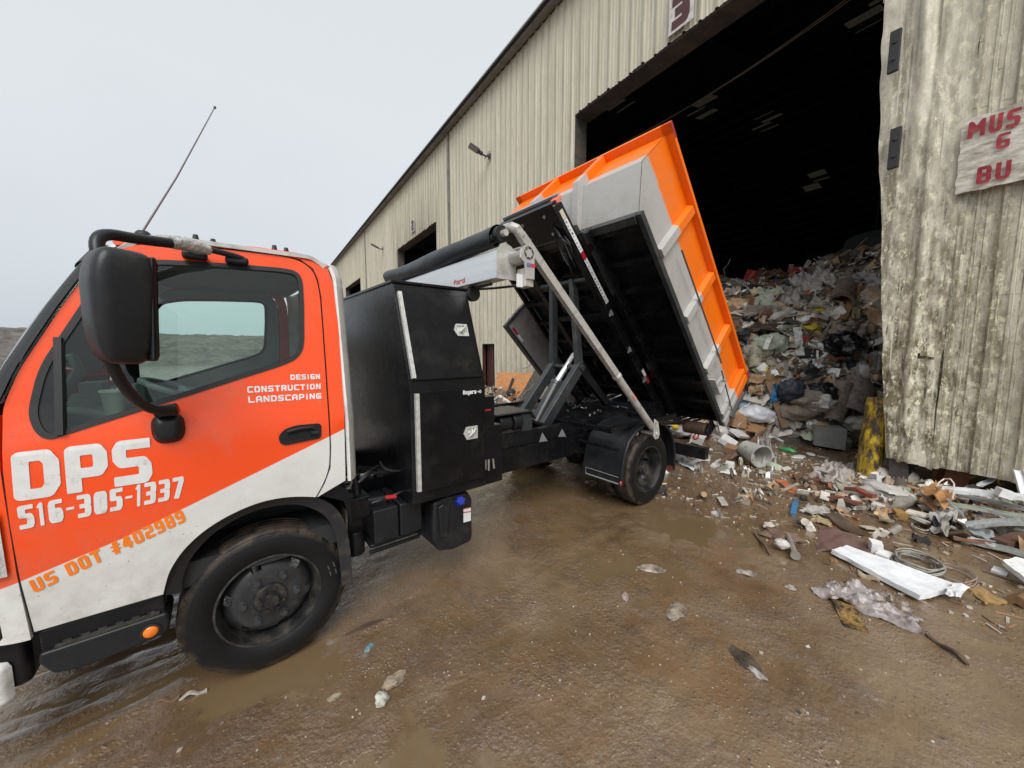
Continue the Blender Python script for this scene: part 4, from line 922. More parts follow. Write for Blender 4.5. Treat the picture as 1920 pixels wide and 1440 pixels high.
for a, b in (((869, 954), (883, 951)), ((869, 961), (883, 959))): mb = MB(); mb.beam(PL(1, -.958, *a), PL(1, -.958, *b), .002, .006, up=(0, 0, 1)); mb.build("sticker_stripe", redm, dt)
hos = mat("hose_black", (.018, .018, .02), .4, coat=.2)
mb = MB(); mb.tube([PL(1, -.80, 650, 825), PL(1, -.80, 655, 850), PL(1, -.80, 662, 890), PL(1, -.80, 668, 926)], .021, 10); mb.build("breather_pipe", hos, tr)
rng = random.Random(3)
mb = MB()
for k in range(12):
    a = Vector((.50 + rng.random() * .28, -.86 + rng.random() * .3, .72 + rng.random() * .25)); b = a + Vector((rng.uniform(.05, .25), rng.uniform(-.1, .2), rng.uniform(-.25, .05))); c_ = (a + b) / 2 + Vector((rng.uniform(-.08, .08), -.05, rng.uniform(-.05, .14)))
    mb.tube([a.lerp(c_, t).lerp(c_.lerp(b, t), t) for t in np.linspace(0, 1, 9)], rng.uniform(.005, .012), 6)
mb.build("hose", hos, tr)
mb = MB(); mb.tube([PL(1, -.86, 690, 938), PL(1, -.86, 712, 934), PL(1, -.86, 726, 932)], .012, 8); mb.build("hose", hos, tr)
mb = MB(); mb.tube([PL(1, -.862, 722, 933), PL(1, -.862, 742, 931)], .014, 8); mb.build("red_terminal", mat("terminal_red", (.45, .02, .025), .4), tr)
mb = MB(); mb.tube([PL(1, -.95, *q) for q in ((627, 912), (634, 922), (655, 915), (660, 904), (656, 898))], .006, 6); mb.build("bracket", mat("bracket_grey", (.2, .18, .16), .5), tr)
mb = MB(); mb.bb((.50, -.84, .66), (.66, -.55, .80)); mb.bb((.52, -.80, .44), (.62, -.60, .66)); mb.cyl((.56, -.80, .42), (.56, -.80, .58), .06, 16); mb.build("valve_block", blk, tr, bev=.01)
# cross toolbox behind the cab
mb = MB(); TX0, TX1 = .88, 1.465
sec = [(-1.0, .72), (-1.0, 1.50), (-.755, 2.205), (.755, 2.205), (1.0, 1.50), (1.0, .72)]
mb.prism(sec, lambda y, z: (TX0, y, z), lambda y, z: (TX1, y, z))
tb = mb.build("toolbox", blk, tr, bev=.006)
mb = MB(); mb.bb((TX0 - .012, -.77, 2.195), (TX1 + .012, .77, 2.215)); mb.build("toolbox_lid", blk, tb, bev=.004)
IU = Vector((0, .245, .705)).normalized(); IN = Vector((0, -.705, .245)).normalized()   # inclined upper face: up and outward directions
def inc(x, t, o=0.): return Vector((x, -1.0, 1.50)) + IU * t + IN * o
mb = MB()
MI = Matrix(((1, 0, 0, 0), (0, -IN.y, IU.y, -1.0), (0, -IN.z, IU.z, 1.50), (0, 0, 0, 1)))
mb.bb((.915, -.022, .045), (1.435, -.002, .675), MI); mb.build("toolbox_door", plast if 0 else blk, tb, bev=.006)
mb = MB(); mb.bb((.925, -1.022, .800), (1.445, -1.002, 1.475)); d2 = mb.build("toolbox_door", blk, tb, bev=.006)
hin = mat("hinge_steel", (.58, .58, .56), .35, metal=.25, var=.2, scale=30)
mb = MB(); mb.bb((.898, -.028, .06), (.924, -.004, .665), MI); mb.build("hinge", hin, tb)
mb = MB(); mb.bb((.906, -1.028, .815), (.932, -1.003, 1.465)); mb.build("hinge", hin, tb)
def latch(M):
    mb = MB(); P = [(-.058, 0), (-.034, .046), (.058, .046), (.058, -.046), (-.034, -.046)]
    n = 5; pi_ = [(x * .78 + .002, z * .74) for x, z in P]
    mb.add([M @ Vector((x, -.026, z)) for x, z in P] + [M @ Vector((x, -.034, z)) for x, z in P] + [M @ Vector((x, -.034, z)) for x, z in pi_] + [M @ Vector((x, -.0245, z)) for x, z in pi_],
           [(i, (i + 1) % 5, 5 + (i + 1) % 5, 5 + i) for i in range(5)] + [(5 + i, 5 + (i + 1) % 5, 10 + (i + 1) % 5, 10 + i) for i in range(5)] + [(10 + i, 10 + (i + 1) % 5, 15 + (i + 1) % 5, 15 + i) for i in range(5)] + [(15, 16, 17, 18, 19)])
    mb.v = mb.v
    mb.tube([M @ Vector(q) for q in ((-.02, -.045, -.02), (.02, -.05, .01), (.035, -.04, .03))], .007, 8); mb.tube([M @ Vector(q) for q in ((.01, -.03, -.028), (.01, -.05, 0), (.01, -.03, .028))], .005, 6)
    mb.cyl(M @ Vector((0, -.018, 0)), M @ Vector((0, -.042, 0)), .014, 12); return mb.build("latch", hin, tb, smooth=30)
p = PL(1, -1.02, 881, 811); latch(Matrix.Translation((p.x, -1.0, p.z)))
latch(MI @ Matrix.Translation((1.325, 0, .40)))
letters("logo", "Buyers", [(q.x, q.z) for q in (PL(1, -1.024, 868, 740), PL(1, -1.024, 893, 738), PL(1, -1.024, 893, 730), PL(1, -1.024, 868, 732))], lambda x, z: (x, -1.0245, z), whm, tb, .24, .16)
mb = MB(); c0 = PL(1, -1.0245, 900, 734)
mb.add([(c0.x + .012 * math.cos(t) * k, -1.0245, c0.z + .012 * math.sin(t) * k) for k in (.55, 1) for t in np.linspace(-2, 2, 9)], [(i, i + 1, 10 + i, 9 + i) for i in range(8)]); mb.bb((c0.x - .02, -1.0250, c0.z - .004), (c0.x, -1.0240, c0.z + .004)); mb.build("logo", whm, tb, smooth=0)
# pump stand behind the box
mb = MB(); mb.bb((1.475, -.93, .86), (1.60, -.66, 1.385)); mb.bb((1.475, -.95, .70), (1.66, -.66, 1.16)); mb.build("pump_cabinet", blk, tr, bev=.006)
mb = MB(); a, b = PL(1, -.932, 906, 770), PL(1, -.932, 920, 768); mb.beam(a, b, .003, .013); mb.build("red_label", redm, tr)
mb = MB()
for a, b in (((910, 862), (910, 880)), ((916, 861), (916, 882)), ((924, 860), (926, 878))): mb.tube([PL(1, -.96, *a), PL(1, -.96, *b)], .010, 8)
mb.build("fitting", steel, tr)
mb = MB(); mb.prism([(1.93, 1.135), (2.38, 1.135), (2.44, 1.05), (2.44, 1.035), (2.37, 1.12), (1.93, 1.12)], lambda x, z: (x, -.50, z), lambda x, z: (x, -.12, z)); mb.bb((2.28, -.46, .92), (2.42, -.2, 1.10)); mb.bb((1.95, -.44, .92), (2.42, -.14, .96)); mb.build("pump_cover", dgrey, tr, bev=.004)
mb = MB(); mb.cyl((2.0, -.42, 1.03), (2.14, -.42, 1.03), .075, 20); mb.cyl((2.16, -.42, 1.03), (2.27, -.42, 1.03), .085, 20); mb.build("pump_motor", plast, tr, bev=.012)
# scissor hoist
for y in (-.22, .22):
    b0, ap, up_, bk = Vector((2.84, y, .90)), Vector((3.40, y, 1.52)), Vector((3.33, y * .75, 2.55)), Vector((3.95, y, 1.04))
    mb = MB(); mb.beam(b0, ap, .075, .13, ext=.04); mb.build("hoist_arm", dgrey, tr, bev=.008)
    mb = MB(); mb.beam(ap, up_, .06, .10, up=(1, 0, 0), ext=.03); mb.build("hoist_link", dgrey, tr, bev=.006)
    mb = MB(); mb.beam(ap, bk, .06, .10, ext=.03); mb.build("hoist_strut", blk, tr, bev=.006)
for a_, r_ in (((3.40, .29, 1.52), .035), ((3.33, .40, 2.55), .03)): mb = MB(); mb.cyl((a_[0], -a_[1], a_[2]), a_, r_, 16); mb.build("hoist_pin", dgrey, tr)
mb = MB(); c0, c1, c2 = PL(1, -.02, 1004, 792), PL(1, -.02, 1044, 716), PL(1, -.02, 1076, 664)
mb.cyl(c0, c1, .068, 24); mb.cyl(c1 - (c1 - c0).normalized() * .05, c1, .075, 24); cy = mb.build("hoist_cylinder", dgrey, tr, bev=.006)
mb = MB(); mb.cyl(c1, c2, .036, 20, .030); mb.build("piston_rod", mat("rod_chrome", (.85, .86, .87), .15, metal=.6), cy)
dd = (c1 - c0).normalized(); sd_ = Vector((dd.z, 0, -dd.x)); 
mb = MB(); mb.beam(c0.lerp(c1, .15) + Vector((0, -.13, 0)), c0.lerp(c1, 1.0) + Vector((0, -.13, 0)), .06, .09); mb.build("hoist_guard", blk, tr, bev=.004)
for t0_, t1_, m_ in ((.40, .62, mat("decal_orange", (.72, .22, .10), .5)), (.62, .97, whm)):
    mb = MB(); mb.beam(c0.lerp(c1, t0_) + Vector((0, -.163, 0)), c0.lerp(c1, t1_) + Vector((0, -.163, 0)), .004, .035); mb.build("hoist_decal", m_, tr)
# tarp system: arms, bow roll and housing
for sg_ in (-1, 1):
    pv = Vector((3.60, 1.12 * sg_, .875)); tp = Vector((1.70, 1.12 * sg_, 2.575)); md = pv.lerp(tp, .36)
    if sg_ < 0:
        mb = MB(); mb.tube([pv, pv.lerp(md, .5), md], .036, 14); mb.cyl(md - (md - pv).normalized() * .012, md + (md - pv).normalized() * .012, .044, 14)
        d_ = (tp - md).normalized(); mb.beam(md, tp, .048, .062)
        bend = [tp + d_ * (-.01), tp + d_ * .05 + Vector((0, -.012 * sg_ * 0, 0)), tp + d_ * .075 + Vector((0, -.03 * sg_, 0)), tp + d_ * .08 + Vector((0, -.09 * sg_, 0)), tp + d_ * .08 + Vector((0, -.14 * sg_, 0))]
        mb.tube(bend, [.036, .036, .036, .034, .03], 14); arm = mb.build("tarp_arm", galv, tr, smooth=40)
    mb = MB(); mb.prism([(-.06, -.05), (-.03, -.085), (.03, -.085), (.06, -.04), (.02, .10), (-.05, .14)], lambda x, z: (3.60 + x, 1.165 * sg_, .86 + z), lambda x, z: (3.60 + x, 1.150 * sg_, .86 + z)); mb.cyl((3.6, 1.18 * sg_, .83), (3.6, .98 * sg_, .83), .022, 12)
    mb.bb((3.42, min(1.0 * sg_, .985 * sg_) , .80), (3.50, max(1.0 * sg_, .985 * sg_) , .93)); mb.cyl((3.45, 1.03 * sg_, .84), (3.45, .95 * sg_, .84), .016, 8); mb.build("arm_pivot", galv, tr, bev=.004)
    if sg_ < 0:
        u0 = pv.lerp(tp, .215) + Vector((0, -.037, 0)); u1 = pv.lerp(tp, .25) + Vector((0, -.037, 0)); mb = MB(); mb.beam(u0, u1, .004, .03); mb.build("arm_label", mat("label_pink", (.62, .26, .22), .5), tr)
    mb = MB(); mb.beam((3.0, .99 * sg_, .93), (4.3, .99 * sg_, .93), .04, .05); mb.beam((3.05, .45 * sg_, .91), (3.05, .99 * sg_, .91), .05, .05); mb.beam((4.1, .45 * sg_, .91), (4.1, .99 * sg_, .91), .05, .05); mb.build("outrigger", blk, tr, bev=.006)
TB = Vector((1.585, 0, 2.575))
mb = MB()
def rollf(u, v):
    y = -1.0 + 2.12 * v; t = 2 * math.pi * u; r = .080 + .007 * math.sin(t * 2 + v * 9) + .004 * fbm(u * 6.28, v * 12, 1)
    return (TB.x + r * math.cos(t), y, TB.z - .012 * math.sin(v * math.pi) + r * math.sin(t))
mb.grid(rollf, 30, 50); mb.cyl((TB.x, -.995, TB.z), (TB.x, -1.03, TB.z), .05, 20); mb.build("tarp_roll", mat("tarp_vinyl", (.022, .027, .03), .42, var=.25, scale=9, bump=.25, bscale=22), tr, smooth=60)
mb = MB(); mb.cyl((TB.x, -1.10, TB.z), (TB.x, 1.16, TB.z), .024, 14); mb.build("tarp_bow", galv, tr)
for yy in (-1.04, 1.14): mb = MB(); mb.cyl((TB.x, yy - .02, TB.z), (TB.x, yy + .02, TB.z), .06, 18); mb.build("bow_clamp", rubber, tr)
mb = MB(); hs_ = [(0, 0), (0, .17), (.012, .205), (.045, .222), (.10, .215), (.12, .18), (.12, 0)]
mb.prism([(1.535 + x, 2.262 + z) for x, z in hs_], lambda x, z: (x, -1.06, z), lambda x, z: (x, 1.12, z)); th_ = mb.build("tarp_housing", alu, tr, bev=.003)
mb = MB(); mb.prism([(1.525, 2.255), (1.525, 2.44), (1.56, 2.50), (1.60, 2.515), (1.66, 2.49), (1.70, 2.44), (1.70, 2.255)], lambda x, z: (x, -1.072, z), lambda x, z: (x, -1.062, z)); mb.build("end_plate", galv, th_)
mc = PL(1, -1.20, 986, 477)
mb = MB(); mb.cyl((mc.x, -1.07, mc.z), (mc.x, -1.20, mc.z), .062, 28); mb.build("tarp_motor", steel, th_)
mb = MB(); mb.prism([(-.062, -.03), (-.05, .035), (0, .062), (.06, .062), (.075, .05), (.075, -.17), (-.002, -.17), (-.02, -.06)], lambda x, z: (mc.x + x, -1.212, mc.z + z), lambda x, z: (mc.x + x, -1.20, mc.z + z))
mb.bb((mc.x, -1.20, mc.z - .22), (mc.x + .075, -1.10, mc.z - .09)); mp_ = mb.build("motor_plate", galv, th_, bev=.003)
mb = MB()
for k in range(6):
    t = k * math.pi / 3; 
    mb.tube([(mc.x + .02 + .034 * math.cos(t + s_), -1.2125, mc.z + .01 + .034 * math.sin(t + s_)) for s_ in np.linspace(0, .75, 5)], .004, 6)
mb.lathe([(.040, 0), (.043, -.002), (.046, 0)], 24, Matrix.Translation((mc.x + .02, -1.212, mc.z + .01))); mb.build("vent", blk, th_)
for x0, x1, m_ in ((.0, .035, mat("label_blue", (.12, .18, .45), .4)), (.035, .078, mat("label_red", (.6, .05, .05), .4))): mb = MB(); mb.bb((mc.x + x0, -1.2145, mc.z - .085), (mc.x + x1, -1.2122, mc.z - .06)); mb.build("motor_label", m_, th_)
mb = MB(); mb.bb((mc.x - .058, -1.17, mc.z - .225), (mc.x - .002, -1.165, mc.z - .135)); mb.build("motor_tag", whm, th_)
letters("logo", "ford", ((-.62, 2.285), (-.44, 2.285), (-.44, 2.325), (-.62, 2.325)), lambda u, v: (1.5335, -(u + 1.06) + .0, v), mat("logo_red", (.55, .05, .05), .4), th_, .24)
mb = MB(); mb.tube([(1.5338, .53 + .11 * math.cos(t), 2.302 + .042 * math.sin(t)) for t in np.linspace(.2, 3.0, 20)], .003, 4); mb.build("logo", MATS["logo_red"], th_)
mb = MB(); mb.tube([(1.60, -.9, 2.245), (1.60, -.3, 2.235), (1.6, .6, 2.245)], .012, 6); mb.tube([(1.66, -.55, 2.25), (1.70, -.8, 2.235), (mc.x + .02, -1.08, mc.z - .20)], .010, 6); mb.build("wiring", hos, tr)
mb = MB(); mb.bb((1.44, -.45, 2.20), (1.62, -.37, 2.258)); mb.bb((1.44, .42, 2.20), (1.62, .50, 2.258)); mb.build("housing_bracket", blk, tr)
mb = MB(); mb.cyl((1.60, -.66, 2.20), (1.60, -.60, 2.20), .062, 20); mb.cyl((1.60, -.63, 2.20), (1.60, -.63, 2.26), .03, 10); mb.build("work_lamp", rubber, tr, bev=.012)
# tipping hoist frame under the container
CA = Vector((3.21, 0, 3.013)); CT = R(47.2)
hf = empty("tilt_frame", CA, (0, CT, 0), tr)
for y in (-.42, .42):
    mb = MB(); mb.bb((-.46, y - .04, -.26), (3.0, y + .04, -.125)); mb.build("tilt_rail", blk, hf, bev=.005)
for x in (.45, .95, 1.6, 2.3, 2.9): mb = MB(); mb.bb((x - .04, -.38, -.25), (x + .04, .38, -.16)); mb.build("tilt_crossmember", blk, hf, bev=.005)
mb = MB(); mb.bb((-.50, -.46, -.275), (-.14, .46, -.262)); mb.bb((-.515, -.46, -.275), (-.501, .46, -.12)); mb.build("front_plate", blk, hf, bev=.003)
mb = MB(); mb.bb((-.545, -.46, -.14), (-.516, .46, -.10)); mb.build("plate_flange", mat("flange_light", (.3, .32, .34), .35), hf, bev=.004)
for q in ((-.42, -.30), (-.22, -.30), (-.42, .05), (-.24, .05)):
    mb = MB(); mb.cyl((q[0], q[1], -.276), (q[0], q[1], -.288), .018, 10); mb.build("bolt", steel, hf)
mb = MB()
for k in range(7):
    a = Vector((-.35 + .1 * rng.random(), -.36, -.28)); pts = [a]
    for j in range(5): pts.append(pts[-1] + Vector((rng.uniform(.02, .12), rng.uniform(-.05, .04), rng.uniform(-.05, .03))))
    mb.tube(pts, .007, 6)
mb.build("wiring", hos, hf)
for x0, x1, m_ in ((-.40, -.30, mat("decal_cream", (.62, .58, .42), .45)), (-.295, .10, whm), (.105, .19, redm), (.195, .80, whm)):
    mb = MB(); mb.bb((x0, -.4635, -.222), (x1, -.4605, -.165)); mb.build("rail_decal", m_, hf, smooth=0)
mb = MB(); 
for k in range(26):
    x = -.28 + k * .042 + rng.uniform(0, .015)
    if .09 < x < .19: continue
    mb.bb((x, -.4642, -.21), (x + rng.uniform(.008, .026), -.4633, -.21 + rng.uniform(.008, .03)))
mb.build("rail_decal", mat("decal_print", (.12, .11, .11), .5), hf, smooth=0)
mb = MB(); mb.bb((-.52, -.47, -.20), (-.47, -.38, -.10)); mb.build("front_marker", mat("marker_pink", (.85, .22, .16), .4), hf, bev=.01)
for x0, m_ in ((1.95, whm), (2.08, redm)): mb = MB(); mb.bb((x0, -.4635, -.20), (x0 + .12, -.4605, -.15)); mb.build("rail_decal", m_, hf, smooth=0)
for x in (.95, 1.55, 2.1):
    mb = MB(); mb.prism([(x - .05, -.20), (x + .03, -.20), (x - .01, -.28)], lambda a, z: (a, -.475, z), lambda a, z: (a, -.462, z)); mb.build("rail_gusset", tri, hf)
# rear mudguards, bumper, hoses
MG = [(3.10, .34), (3.105, .50), (3.14, .66), (3.215, .79), (3.33, .875), (3.47, .925), (3.62, .938), (3.78, .92), (3.93, .865), (4.05, .77), (4.13, .64), (4.165, .50), (4.17, .30)]
for sg_ in (-1, 1):
    mb = MB(); k = len(MG); ys = np.linspace(.57, 1.075, 9)
    mb.add([(x, y * sg_, z + (.008 if i % 3 == 1 else 0) + (.0 if abs(y - .82) < .3 else -.01)) for i, y in enumerate(ys) for x, z in MG], [(j * k + i, j * k + i + 1, (j + 1) * k + i + 1, (j + 1) * k + i) for j in range(8) for i in range(k - 1)])
    g = mb.build("mudguard", plast, tr, smooth=40, solid=.012)
    mb = MB(); mb.tube([(x, 1.078 * sg_, z) for x, z in MG], .016, 8); mb.build("mudguard_rim", plast, g)
    mb = MB(); mb.tube([(3.16, 1.0 * sg_, .69), (3.16, .4 * sg_, .69)], .018, 8); mb.build("mudguard_stay", blk, g)
    mb = MB(); mb.tube([(3.085, 1.05 * sg_, .36), (3.085, .62 * sg_, .36)], .008, 6); mb.tube([(3.085, .62 * sg_, .36), (3.085, .62 * sg_, .43), (3.085, 1.05 * sg_, .43)], .004, 6); mb.build("mudguard_trim", mat("trim_grey", (.22, .23, .23), .4), g)
    mb = MB(); mb.lathe([(0, -.012), (.018, -.01), (.026, 0)], 16, Matrix.Translation((3.09, 1.08 * sg_, .375)) @ Matrix.Rotation(0 if sg_ < 0 else math.pi, 4, 'Z')); mb.build("side_reflector", redm, g)
    mb = MB(); mb.bb((4.15, min(1.07 * sg_, 1.0 * sg_), .27), (4.19, max(1.07 * sg_, 1.0 * sg_), .33)); mb.build("flap_tip", mat("rust_red", (.16, .04, .03), .6), g)
mb = MB(); mb.bb((5.18, -1.0, .19), (5.30, 1.0, .36)); mb.bb((4.9, -.47, .30), (5.2, -.39, .6)); mb.bb((4.9, .39, .30), (5.2, .47, .6)); mb.build("rear_bumper", blk, tr, bev=.008)
mb = MB(); a = PL(1, -.75, 1232, 778)
for j, (q1, q2, q3) in enumerate((((1232, 790), (1285, 796), (1330, 770)), ((1235, 792), (1290, 800), (1326, 780)), ((1236, 786), (1296, 788), (1306, 766)))):
    p = [PL(1, -.75 + .03 * j, *q) for q in (q1, q2, q3)]; mb.tube([p[0].lerp(p[1], t).lerp(p[1].lerp(p[2], t), t) for t in np.linspace(0, 1, 10)], .018, 8)
mb.build("hydraulic_hose", hos, tr)
mb = MB()
for k in range(16):
    a = Vector((rng.uniform(3.3, 4.6), rng.uniform(-.55, .4), rng.uniform(.93, 1.02))); pts = [a]
    for j in range(5): pts.append(pts[-1] + Vector((rng.uniform(-.1, .14), rng.uniform(-.08, .08), rng.uniform(-.04, .05))))
    mb = MB(); mb.tube(smooth3(pts, 1), rng.uniform(.010, .018), 6); mb.build("hydraulic_hose", hos, tr)
mb = MB()
for k in range(8): p = Vector((rng.uniform(3.3, 4.6), rng.uniform(-.5, -.1), rng.uniform(.94, 1.03))); mb = MB(); mb.cyl(p, p + Vector((rng.uniform(-.02, .04), .0, .025)), .009, 8); mb.build("fitting", steel, tr)
mb = MB(); mb.bb((3.0, -.40, .86), (4.9, .40, .925)); mb.bb((4.3, -.5, .80), (4.9, .5, 1.0)); mb.build("hoist_base", blk, tr, bev=.01)

# ================================================================== CONTAINER (stands on the tilt frame, tipped)
ct = empty("roll_off_container", CA, (0, CT, 0), None, "orange and grey ribbed steel roll off container tipped steeply on the truck", "container")
HW, CL = 1.12, 3.14; ZF, ZT = .36, .90; XF = -.38
mb = MB(); mb.add([(-.03, -HW, 0), (-.03, HW, 0), (XF, HW, ZF), (XF, -HW, ZF), (XF, HW, ZT), (XF, -HW, ZT)], [(0, 1, 2, 3), (3, 2, 4, 5)]); mb.build("front_panel", tubp, ct, smooth=0, solid=.004)
for sg_ in (-1, 1):
    mb = MB(); y = HW * sg_
    P = [(-.03, 0), (XF, ZF), (XF, ZT), (CL, ZT), (CL, 0)]
    xs_ = np.linspace(XF, CL, 60)
    mb.prism(P, lambda x, z: (x, y, z), lambda x, z: (x, y - .006 * sg_, z)); mb.build("side_panel", tubp, ct, smooth=0)
    for x in (.45, 1.33, 2.16):
        mb = MB(); lo, hi = sorted((y + .002 * sg_, y + .062 * sg_))
        mb.add([(x - .075, lo if sg_ > 0 else hi, .05), (x + .075, lo if sg_ > 0 else hi, .05), (x + .045, hi if sg_ > 0 else lo, .05), (x - .045, hi if sg_ > 0 else lo, .05),
                (x - .075, lo if sg_ > 0 else hi, ZT - .005), (x + .075, lo if sg_ > 0 else hi, ZT - .005), (x + .045, hi if sg_ > 0 else lo, ZT - .005), (x - .045, hi if sg_ > 0 else lo, ZT - .005)],
               [(0, 1, 2, 3), (7, 6, 5, 4), (1, 0, 4, 5), (0, 3, 7, 4), (3, 2, 6, 7), (2, 1, 5, 6)]); mb.build("side_rib", tubp, ct, smooth=0, bev=.004)
    mb = MB(); lo, hi = sorted((y + .0005 * sg_, y + .07 * sg_)); mb.bb((CL - .20, lo, .02), (CL - .12, hi, ZT - .005)); mb.bb((CL - .08, lo, -.02), (CL + .03, hi + (.02 if sg_ > 0 else 0), ZT - .004)); mb.build("rear_post", tubp, ct, bev=.006)
    lo, hi = sorted((y - .03 * sg_, y + .078 * sg_)); mb = MB(); mb.bb((XF - .09, lo, ZT), (CL + .02, hi, ZT + .05)); mb.build("top_rail", tubp, ct, bev=.006)
    lo, hi = sorted((y - .01 * sg_, y + .045 * sg_)); mb = MB(); mb.bb((-.05, lo, -.035), (CL, hi, .03)); mb.bb((-.05, lo, -.040), (CL, (lo + hi) / 2, -.036)); mb.build("bottom_rail", dgrey if sg_ < 0 else blk, ct, bev=.012)
    mb = MB(); mb.bb((-.06, .50 * sg_ if sg_ > 0 else -.58, -.12), (CL, .58 if sg_ > 0 else -.50, -.005)); mb.build("main_sill", blk, ct, bev=.006)
    for x in ((CL - .05,)): mb = MB(); mb.cyl((x, .70 * sg_, -.17), (x, 1.0 * sg_, -.17), .09, 24); mb.build("ground_roller", mat("roller_rust", (.075, .045, .03), .55, var=.3, scale=12), ct, bev=.006)
    mb = MB(); mb.prism([(CL - .13, -.02), (CL + .06, -.02), (CL + .02, -.25), (CL - .10, -.25)], lambda x, z: (x, 1.045 * sg_, z), lambda x, z: (x, 1.02 * sg_, z)); mb.build("roller_bracket", blk, ct, bev=.004)
mb = MB(); mb.bb((XF - .09, -HW - .078, ZT), (XF + .02, HW + .078, ZT + .05)); mb.build("top_rail", tubp, ct, bev=.006)
for y in (-.36, .36):
    pr = [(-.035, .0), (XF, ZF), (XF, ZT - .004)]; pr2 = [(-.035 - .10, -.005), (XF - .085, ZF - .035), (XF - .085, ZT - .004)]
    mb = MB(); P = pr + pr2[::-1]; mb.add([(x, y - .045, z) for x, z in P] + [(x, y + .045, z) for x, z in P], [(0, 1, 4, 5), (1, 2, 3, 4), (6, 7, 10, 11), (7, 8, 9, 10)] + [(i, (i + 1) % 6, 6 + (i + 1) % 6, 6 + i) for i in range(6)]); mb.build("front_rib", tubp, ct, smooth=0, bev=.004)
mb = MB(); mb.bb((-.03, -HW + .01, .05), (CL, HW - .01, .058)); mb.build("floor", blk, ct, smooth=0)
for k in range(9):
    x = .06 + k * .37; mb = MB(); mb.bb((x - .03, -HW + .012, -.035), (x + .03, HW - .012, .049)); mb.build("floor_crossmember", blk, ct)
mb = MB(); mb.bb((-.055, -HW + .012, -.06), (-.031, HW - .012, .06)); mb.bb((-.031, -HW + .012, -.06), (.03, HW - .012, -.045)); mb.build("front_sill", dgrey, ct, bev=.004)
mb = MB(); mb.tube([(.62, -HW - .078, .36), (2.32, -HW - .078, .37)], .010, 8); mb.build("pull_rod", mat("rod_grey", (.09, .09, .09), .4), ct)
mb = MB(); mb.tube([(2.42, -HW - .07, .33), (3.08, -HW - .09, .21)], .009, 8); mb.build("pull_rod", MATS["rod_grey"], ct)
mb = MB()
for q in ((2.34, .08, 2.60, .08), (2.60, .08, 2.60, .30), (2.60, .30, 2.56, .30)): mb.beam((q[0], -HW - .05, q[1]), (q[2], -HW - .05, q[3]), .09, .02, ext=.008)
mb.beam((2.46, -HW - .07, .10), (2.50, -HW - .07, .27), .03, .05); mb.build("latch_box", mat("tub_grey", GREY, .4, var=.12, dirt=((.2, .17, .14), .3, 9)), ct, bev=.004)
mb = MB(); mb.beam((CL - .02, -HW - .10, .12), (CL + .02, -HW - .10, .62), .03, .05); 
for z in (.14, .3, .45): mb.cyl((CL, -HW - .13, z), (CL, -HW - .08, z), .02, 8)
mb.build("gate_lever", mat("rod_grey", (.09, .09, .09), .4), ct)
mb = MB(); mb.tube([(CL + .045, -HW - .05, .45), (CL + .055, -HW - .07, .78)], .008, 6); mb.build("latch_chain", blk, ct)
for z0, x0 in ((ZT - .02, XF - .092),): mb = MB(); mb.bb((x0 + .005, -HW - .081, ZT + .004), (x0 + .16, -HW - .0785, ZT + .046)); mb.build("reflector_strip", redm, ct)
mb = MB(); mb.bb((CL - .10, -HW - .081, ZT + .004), (CL + .015, -HW - .0785, ZT + .046)); mb.build("reflector_strip", redm, ct)
# rear door swung right round along the far side
dm = Matrix.Translation((CL - .02, HW + .16, -.36)) @ Matrix.Rotation(R(-3), 4, 'Z')
mb = MB(); mb.bb((-2.22, 0, .0), (0, .05, 1.20), dm); mb.build("rear_door", mat("door_grey", (.30, .285, .275), .45, var=.1, dirt=((.18, .15, .12), .3, 5)), ct, bev=.006)
mb = MB(); mb.bb((-2.24, -.025, -.05), (0, .06, -.002), dm); mb.bb((-2.26, -.02, -.05), (-2.222, .055, 1.2), dm); mb.build("door_edge", dgrey, ct, bev=.004)
for x0, m_ in ((-2.13, redm), (-1.98, whm), (-.35, whm)): mb = MB(); mb.bb((x0, -.004, .03), (x0 + .14, -.001, .07), dm); mb.build("reflector_strip", m_, ct)
mb = MB()
for k in range(9): 
    c_ = dm @ Vector((-2.27, .02, .02 + k * .045)); mb.tube([c_ + Vector((.0 if k % 2 else .016 * math.cos(t), .016 * math.cos(t) if k % 2 else 0, .028 * math.sin(t))) for t in np.linspace(0, 2 * math.pi, 10)[:-1]], .005, 5, closed=True)
mb.build("chain", steel, ct)

# ================================================================== RUBBISH HEAP IN THE BAY
def heap(d, s):
    d0 = 1.75 - .80 * (s - .9) if s > .9 else 1.75 + .25 * (.9 - s)
    d0 = max(-2.3, min(2.3, d0)) + .25 * fbm(s * 1.3, 3.3, 0, 2)
    if s > 6.2: d0 = max(d0, .55)
    t = d - d0
    if t < -.4: return -.3
    h = 1.30 * t if t > 0 else t * .5
    top = 3.15 + .95 * sst(4.2, 2.0, s) if s > 2 else 4.1
    h = top * (1 - math.exp(-max(h, 0) / top * 1.25)) * 1.12 if h > 0 else h
    h = min(h, top * 1.06)
    h -= 2.2 * sst(6.0, 9.0, d) + .6 * max(0, s - 6.5)
    return h + (.30 * fbm(d * .9, s * .9, 1, 4) + .10 * fbm(d * 3, s * 3, 6, 3)) * sst(-.2, .8, t)
def hW(x, y):
    q = BI @ Vector((x, y, 0)); return max(heap(q.x, q.y), gh(x, y))
def hit(px, py, lift=0.):
    d = ray(px, py).normalized(); t = 1.2
    while t < 26:
        p = CAM + d * t
        if p.z <= hW(p.x, p.y) + lift: return p
        t += .02
    return CAM + d * 14
def hnorm(p, e=.12):
    return Vector((hW(p.x - e, p.y) - hW(p.x + e, p.y), hW(p.x, p.y - e) - hW(p.x, p.y + e), 2 * e)).normalized()
DB = attr_mat("rubbish", .72, .5, 30)
